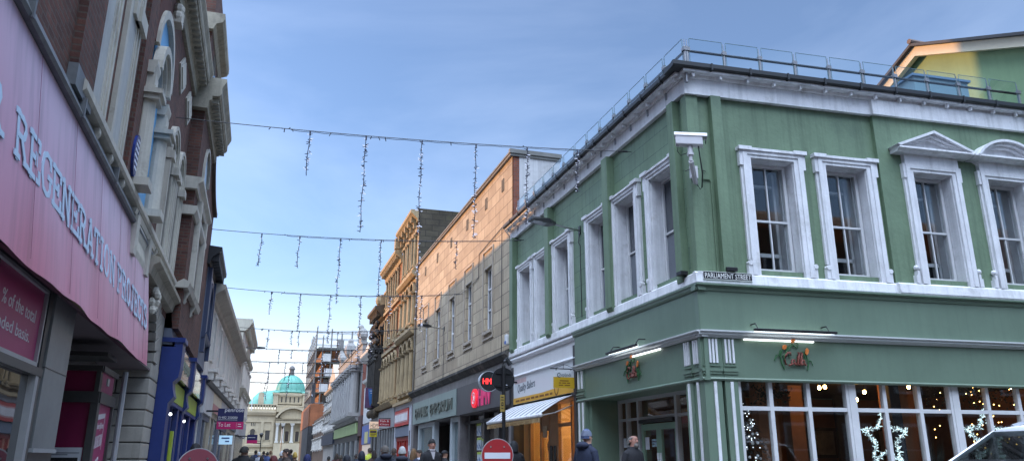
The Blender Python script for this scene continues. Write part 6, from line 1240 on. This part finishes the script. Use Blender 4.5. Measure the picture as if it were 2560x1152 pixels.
# ================================================================== people
SKIN=M('skin',(.42,.24,.17),.55,.08,9); SKIN2=M('skin_red',(.40,.20,.15),.55,.1,9)
def body_mesh(walk,bend):
    V=[];E=[];RD=[]
    def v(p,r,par=None):
        V.append(p);RD.append(r)
        if par is not None: E.append((par,len(V)-1))
        return len(V)-1
    pel=v((0,0,.95),(.15,.12)); wa=v((0,.0,1.10),(.14,.11),pel); ch=v((0,.01,1.30),(.165,.125),wa); nb_=v((0,.015,1.44),(.10,.085),ch); nk=v((0,0,1.52),(.058,.058),nb_)
    hd=v((0,-.02,1.585),(.066,.075),nk); h2=v((0,-.018,1.65),(.077,.092),hd); h3=v((0,-.005,1.71),(.072,.085),h2); v((0,0,1.735),(.045,.05),h3)
    for q in (-1,1):
        sw=.16*walk*q
        sh=v((q*.17,.015,1.41),(.075,.075),nb_); el=v((q*.25,.03+sw*.4,1.14),(.055,.055),sh); wr=v((q*.25,-.06+sw-bend*.18,.93+bend*.17),(.038,.038),el); pm=v((q*.25,-.085+sw-bend*.24,.85+bend*.16),(.036,.024),wr)
        kn=(V[pm][0],V[pm][1]-.01,V[pm][2]-.035)
        for i,(dx,L) in enumerate(((-.03,.075),(-.01,.085),(.011,.08),(.03,.062))):
            a=v((kn[0]+dx*.9,kn[1],kn[2]),(.011,.011),pm); c=v((kn[0]+dx,kn[1]-.012,kn[2]-L*.55),(.0095,.0095),a); v((kn[0]+dx,kn[1]-.03,kn[2]-L),(.008,.008),c)
        a=v((V[pm][0]-q*.038,V[pm][1]-.025,V[pm][2]-.0),(.012,.012),pm); v((V[pm][0]-q*.045,V[pm][1]-.05,V[pm][2]-.045),(.0095,.0095),a)
        hp=v((q*.09,0,.86),(.105,.105),pel); k=v((q*.10,-.02-sw*1.1,.49),(.072,.072),hp); an=v((q*.10,.02-sw*1.6,.09+max(0,sw)*.2),(.045,.045),k); v((q*.115,-.13-sw*1.6,.045+max(0,sw)*.1),(.042,.035),an)
    me=bpy.data.meshes.new('b'); me.from_pydata(V,E,[]); ob=bpy.data.objects.new('b',me); COL.objects.link(ob); ob.modifiers.new('s','SKIN')
    for i,sv in enumerate(me.skin_vertices[0].data): sv.radius=RD[i]; sv.use_root=(i==0)
    m=ob.modifiers.new('d','SUBSURF'); m.levels=2; m.render_levels=2
    dg=bpy.context.evaluated_depsgraph_get(); r=bpy.data.meshes.new_from_object(ob.evaluated_get(dg)); bpy.data.objects.remove(ob)
    for p in r.vertices:   # nose, brow and eye sockets, chin
        x,y,z=p.co
        if z>1.55 and y<-.05:
            if abs(x)<.018 and 1.615<z<1.66: p.co.y-=.018*(1-abs(z-1.63)/.03 if abs(z-1.63)<.03 else 0)
            if .018<abs(x)<.05 and 1.645<z<1.675: p.co.y+=.008
            if abs(x)<.03 and 1.56<z<1.58: p.co.y-=.008
    b=MB()
    for q in (-1,1): b.ball((q*.078,-.0,1.635),.012,.03,8,6,.02)
    b.ball((0,-.108,1.628),.014,.018,8,6,.016); b.ball((0,-.092,1.592),.026,.006,8,5,.01)
    k=len(r.vertices); bm=bmesh.new(); bm.from_mesh(r); vv=[bm.verts.new(c) for c in b.v]
    for f in b.f: bm.faces.new([vv[i] for i in f])
    bmesh.ops.recalc_face_normals(bm,faces=bm.faces); bm.to_mesh(r); bm.free()
    for p in r.polygons:
        c=p.center; p.use_smooth=True
        hand=abs(c.x)>.19 and c.z<.94+bend*.2 and c.z>.6
        p.material_index=0 if (c.z>1.49 or hand) else (1 if c.z>.86 else (2 if c.z>.12 else 3))
    return r
BODY={}
def person(u,vt,D,yaw,label,coat,hair=('short',(.05,.035,.025)),legs=(.03,.035,.05),walk=1,bend=0,hood=None,skin=SKIN,collar=None,group=None,bulk=1.,beard=None,top=None,base=.12,extra=0.):
    q=at(u,vt,D); h=q.z-base; ht=1.78 if hair[0] in('beanie','hood','cap') else 1.765; sc_=h/ht
    i_n=len([o for o in bpy.data.objects if o.name.startswith('person')])
    root=bpy.data.objects.new('person',None); COL.objects.link(root); root.location=(q.x,q.y,base); root.rotation_euler=(0,0,yaw); root.scale=(sc_*bulk,sc_*bulk,sc_); tag(root,label,'person',group)
    key=(walk,bend)
    if key not in BODY: BODY[key]=body_mesh(walk,bend)
    me=BODY[key].copy(); cm=M('cloth_%02x%02x%02x'%tuple(int(c*255) for c in coat),coat,.85,.25,7,bump=.25,bscale=22)
    for m in (skin,cm,M('trouser_%02x%02x%02x'%tuple(int(c*255) for c in legs),legs,.8,.2,6),TRIM): me.materials.append(m)
    o=bpy.data.objects.new('body',me); COL.objects.link(o); o.parent=root
    b=MB(); prof=[(.205,.155,.74),(.205,.15,.86),(.195,.145,1.02),(.205,.15,1.2),(.215,.148,1.34),(.185,.125,1.43),(.115,.095,1.485),(.088,.088,1.535)]; k=20
    vs=[(rx*math.cos(6.2832*j/k)*(1+.02*math.sin(j*3+i*1.3)),.012+ry*math.sin(6.2832*j/k)*(1+.03*math.sin(j*2+i*2)),z) for i,(rx,ry,z) in enumerate(prof) for j in range(k)]
    b.add(vs,[(i*k+j,i*k+(j+1)%k,(i+1)*k+(j+1)%k,(i+1)*k+j) for i in range(len(prof)-1) for j in range(k)])
    for s in (-1,1): b.ball((s*.165,.015,1.385),.075,.07,10,7)
    o=b.build('coat',cm,root,True)
    if collar: MB().lathe((0,.0,1.47),[(.10,0),(.085,.05),(.078,.075),(.07,.05)],14).build('collar',M('collar_%02x'%int(collar[0]*255),collar,.8,.1,5),root,True); MB().add([(-.01,-.155,1.3),(.01,-.155,1.3),(.05,-.10,1.48),(-.05,-.10,1.48)],[(0,1,2,3)]).build('shirt',M('collar_%02x'%int(collar[0]*255),collar),root)
    if hood:
        b=MB(); b.ball((0,.10,1.50),.125,.075,12,8,.09); b.build('hood',cm,root,True)
    kind,hc=hair; hm=M('hair_%02x%02x%02x'%tuple(int(c*255) for c in hc),hc,.75,.35,14,bump=.4,bscale=60)
    def shell(z0,z1,rx,ry,face,name,mat,cy=.008,k=18,m=8,low=0):
        vs=[];fs=[]
        for i in range(m+1):
            f=i/m
            for j in range(k):
                a=6.2832*j/k; front=max(0,-math.sin(a)); zl=z0+(face-z0)*front**.6 if front>.15 else z0
                z=zl+(z1-zl)*math.sin(f*math.pi/2); r=math.cos(f*math.pi/2*.985)
                vs.append((rx*math.cos(a)*(r if f>0 else 1),cy+ry*math.sin(a)*r,z))
        fs=[(i*k+j,i*k+(j+1)%k,(i+1)*k+(j+1)%k,(i+1)*k+j) for i in range(m) for j in range(k)]
        return MB().add(vs,fs).build(name,mat,root,True)
    if kind=='short': shell(1.60,1.765,.088,.108,1.70,'hair',hm)
    elif kind=='receding': shell(1.56,1.735,.088,.108,1.73,'hair',hm,.03)
    elif kind=='long':
        shell(1.44,1.77,.10,.115,1.70,'hair',hm,.02)
    elif kind=='bun': shell(1.58,1.765,.089,.11,1.70,'hair',hm); MB().ball((0,.12,1.70),.05,.05,9,6).build('hair',hm,root,True)
    elif kind=='beanie':
        shell(1.62,1.80,.083,.103,1.69,'beanie',hm); pass
    elif kind=='cap':
        shell(1.665,1.765,.09,.11,1.68,'cap',hm); MB().ball((0,-.12,1.685),.07,.012,10,5,.06).build('cap_peak',hm,root,True)
    elif kind=='hood':
        shell(1.50,1.785,.115,.13,1.72,'hood',hm,.025)
    if kind not in('beanie','hood','long','cap'): pass
    if beard:
        bm_=M('beard_%02x'%int(beard[0]*255),beard,.85,.3,20,bump=.4,bscale=60); b=MB(); b.ball((0,-.07,1.555),.052,.055,10,7,.045); b.ball((0,-.094,1.602),.036,.008,8,5,.012); b.build('beard',bm_,root,True)
    eb=MB(); 
    for s in (-1,1): eb.ball((s*.031,-.098,1.655),.010,.006,7,5,.006); eb.ball((s*.031,-.101,1.672),.019,.004,7,4,.006)
    eb.build('eyes_and_brows',M('brow_dark',(.04,.025,.02),.7,0),root)
    return root
P=math.pi; CROWD='shoppers in the crowd down the street'
person(1582,1085,15,.35,'bearded man with receding grey hair in a black jacket facing us by the restaurant door',(.012,.012,.016),('receding',(.12,.11,.10)),bend=0,walk=0,skin=SKIN2,beard=(.2,.18,.16),bulk=1.08)
r=person(1466,1073,14,P*.62,'person in a navy coat and a blue striped beanie turning away beside the green pilaster',(.014,.02,.045),('beanie',(.07,.10,.20)),hood=True,walk=0,bulk=1.1)
for o in list(r.children):
    if o.name.startswith('beanie'):
        for i in range(6):
            z=1.672+.017*i; f=math.sqrt(max(.05,1-((z-1.66)/.135)**2)); b=MB(); b.lathe((0,.008,z),[(.0845*f,0),(.0875*f,.004),(.0845*f,.008)],18,1,1.22); b.build('stripe',M('stripe_grey',(.32,.36,.45),.8,.1,9),o,True)
        break
person(1080,1097,19,.1,'man in a dark beanie and black coat with pale collar, facing us in the road',(.010,.010,.014),('beanie',(.012,.012,.014)),collar=(.3,.28,.3),bulk=1.15,skin=SKIN2)
person(1285,1101,20,P*.9,'hooded figure in black half hidden behind the no entry sign by the bakery',(.012,.013,.018),('hood',(.012,.013,.018)),bulk=1.1)
person(490,1107,15,P*.95,'person in a dark hood behind the dull red no entry sign',(.008,.008,.012),('hood',(.008,.008,.012)),bulk=1.1)
person(612,1114,18,P*.85,'large man in black walking away on the left, nearest the pale shop fronts',(.006,.006,.008),('short',(.015,.012,.01)),bulk=1.3)
person(717,1120,19,-P*.42,'woman with dark brown hair seen in profile in the middle of the street',(.05,.035,.03),('bun',(.025,.014,.01)),bulk=1.05)
person(738,1130,22,P,'person in a mustard beanie just right of the woman in profile',(.06,.04,.03),('beanie',(.45,.30,.06)))
person(685,1137,20,P,'person in a maroon hood left of the woman in profile',(.10,.015,.02),('hood',(.12,.018,.022)),bulk=1.2)
person(705,1127,26,P*.9,'person in a white knitted hat behind the woman in profile',(.05,.05,.06),('beanie',(.55,.57,.6)))
person(769,1134,21,P,'person in a bright blue hooded jacket below the tower',(.012,.025,.12),('hood',(.012,.02,.10)),bulk=1.15)
person(963,1112,17,P*1.05,'man with cropped grey hair and a navy coat walking away, right of the middle',(.012,.016,.03),('short',(.10,.085,.075)),bulk=1.2,hood=True)
person(1006,1116,16.5,P*.95,'person in a pale grey knitted hat and dark hooded coat walking away',(.018,.02,.035),('beanie',(.42,.42,.42)),hood=True,bulk=1.2)
person(1034,1120,19,P*.8,'woman with light brown hair walking away beside the pale grey hat',(.02,.025,.05),('long',(.16,.09,.04)),collar=(.4,.42,.5))
person(1049,1123,20.5,-P*.45,'person with dark hair and a white top seen in profile near the shop doorway',(.5,.52,.6),('short',(.03,.02,.015)))
person(1112,1123,21,P*.6,'person in a dark cap close to the dark shop doorway',(.012,.013,.018),('cap',(.01,.01,.012)))
person(936,1124,24,P,'person with dark hair and a brown coat left of the cropped grey man',(.04,.02,.018),('long',(.02,.012,.01)))
person(925,1118,30,P*1.1,'person in a yellow vest far down the right pavement',(.45,.5,.06),('short',(.04,.025,.02)))
person(905,1126,23,P,'figure in dark blue with a dark hood near the brown board',(.015,.02,.05),('hood',(.012,.015,.03)),bulk=1.1)
person(868,1136,21,P,'figure in a black hood lowest in front of the lime fascia',(.008,.010,.02),('hood',(.008,.010,.02)),bulk=1.2)
person(985,1118,23,P*.97,'person in dark grey partly hidden between the grey man and the pale hat',(.03,.03,.035),('short',(.06,.04,.03)))
far=[(640,1124,45,(.02,.035,.10),('short',(.03,.02,.015)),'dark-haired shopper in blue, leftmost of the distant group'),(648,1129,40,(.35,.37,.42),('beanie',(.5,.52,.55)),'shopper in a white hat in the distant group'),(660,1126,48,(.03,.04,.09),('short',(.04,.03,.02)),'shopper in blue under the cross-arm lamp post'),(669,1128,44,(.05,.08,.2),('short',(.02,.02,.02)),'shopper in brighter blue right of the lamp post'),(677,1125,52,(.30,.22,.15),('short',(.15,.08,.04)),'far shopper in tan, right of the blue jackets'),(655,1138,30,(.02,.02,.03),('long',(.02,.015,.01)),'dark-coated shopper, nearest of the distant group'),(632,1137,26,(.015,.02,.045),('hood',(.015,.02,.04)),'hooded shopper just right of the large man in black'),(727,1123,40,(.02,.02,.03),('beanie',(.03,.03,.04)),'distant shopper in a dark hat above the mustard beanie'),(842,1132,32,(.06,.02,.02),('long',(.03,.02,.015)),'distant shopper in dark red before the navy fascia'),(852,1136,27,(.02,.02,.025),('short',(.05,.04,.03)),'shopper in charcoal left of the black hood'),(890,1133,34,(.025,.03,.04),('short',(.03,.02,.02)),'distant shopper in slate grey below the maroon board'),(822,1139,30,(.14,.13,.13),('short',(.02,.02,.02)),'shopper in pale grey farthest left of the right-hand crowd')]
for u,vt,D,c,hr,lb in far: person(u,vt,D,P*(.85+.3*random.random()),lb,c,hr,base=.02 if u<800 else .12)
# ================================================================== light
SUN_AZ=R(-52); SUN_EL=R(4.6)      # the sun stands low, to the left and beyond
w=bpy.data.worlds.new('World'); sc.world=w; w.use_nodes=True; N,L=w.node_tree.nodes,w.node_tree.links; bg=N['Background']
sky=N.new('ShaderNodeTexSky'); sky.sky_type='NISHITA'; sky.sun_disc=False; sky.sun_elevation=R(11); sky.sun_rotation=SUN_AZ; sky.altitude=0; sky.air_density=1.0; sky.dust_density=.35; sky.ozone_density=3.2
tc=N.new('ShaderNodeTexCoord'); sp=N.new('ShaderNodeSeparateXYZ'); L.new(tc.outputs['Generated'],sp.inputs[0])
mp=N.new('ShaderNodeMapping'); mp.inputs['Scale'].default_value=(1.0,1.0,2.6); mp.inputs['Rotation'].default_value=(.15,.1,.5); L.new(tc.outputs['Generated'],mp.inputs[0])
nz=N.new('ShaderNodeTexNoise'); L.new(mp.outputs[0],nz.inputs['Vector']); nz.inputs['Scale'].default_value=1.7; nz.inputs['Detail'].default_value=7; nz.inputs['Roughness'].default_value=.55; nz.inputs['Distortion'].default_value=.6
mr=N.new('ShaderNodeMapRange'); L.new(nz.outputs['Fac'],mr.inputs[0]); mr.inputs[1].default_value=.42; mr.inputs[2].default_value=.8; mr.inputs[3].default_value=.05; mr.inputs[4].default_value=.22
hz=N.new('ShaderNodeMapRange'); hz.interpolation_type='SMOOTHSTEP'; L.new(sp.outputs[2],hz.inputs[0]); hz.inputs[1].default_value=.0; hz.inputs[2].default_value=.27; hz.inputs[3].default_value=.85; hz.inputs[4].default_value=0
mx=N.new('ShaderNodeMath'); mx.operation='MAXIMUM'; L.new(mr.outputs[0],mx.inputs[0]); L.new(hz.outputs[0],mx.inputs[1])
cl=N.new('ShaderNodeMix'); cl.data_type='RGBA'; L.new(hz.outputs[0],cl.inputs[0]); cl.inputs[6].default_value=(6.2,7.1,8.9,1); cl.inputs[7].default_value=(6.4,5.4,4.1,1)
mi=N.new('ShaderNodeMix'); mi.data_type='RGBA'; L.new(mx.outputs[0],mi.inputs[0]); tn=N.new('ShaderNodeMix'); tn.data_type='RGBA'; tn.blend_type='MULTIPLY'; tn.inputs[0].default_value=1; L.new(sky.outputs[0],tn.inputs[6]); tn.inputs[7].default_value=(1.08,1.02,1.10,1); L.new(tn.outputs[2],mi.inputs[6]); L.new(cl.outputs[2],mi.inputs[7]); 
# bright patch added to the sky overhead and behind, to light the facades
bk=N.new('ShaderNodeVectorMath'); bk.operation='DOT_PRODUCT'; L.new(tc.outputs['Generated'],bk.inputs[0]); bk.inputs[1].default_value=tuple(Vector((-.10,-.28,1)).normalized())
br_=N.new('ShaderNodeMapRange'); br_.interpolation_type='SMOOTHSTEP'; L.new(bk.outputs['Value'],br_.inputs[0]); br_.inputs[1].default_value=.66; br_.inputs[2].default_value=.92; br_.inputs[3].default_value=0; br_.inputs[4].default_value=1
m2=N.new('ShaderNodeMix'); m2.data_type='RGBA'; L.new(br_.outputs[0],m2.inputs[0]); L.new(mi.outputs[2],m2.inputs[6]); m2.inputs[7].default_value=(23.5,28,35.5,1); L.new(m2.outputs[2],bg.inputs[0])
bg.inputs[1].default_value=.15
sl=bpy.data.lights.new('sun','SUN'); sl.energy=2.8; sl.angle=R(.5); sl.color=(1,.49,.17); so=bpy.data.objects.new('sun',sl); COL.objects.link(so)
d=Vector((-math.sin(SUN_AZ)*math.cos(SUN_EL),-math.cos(SUN_AZ)*math.cos(SUN_EL),-math.sin(SUN_EL))); so.rotation_euler=d.to_track_quat('-Z','Y').to_euler(); so.location=(-30,40,30)
vs_=sc.view_settings; vs_.view_transform='Standard'; vs_.look='None'; vs_.exposure=.72; vs_.gamma=1
sc.render.engine='CYCLES'; c=sc.cycles; c.use_denoising=True; c.max_bounces=8; c.diffuse_bounces=4; c.glossy_bounces=4; c.transparent_max_bounces=16; c.sample_clamp_indirect=4; c.caustics_reflective=False; c.caustics_refractive=False
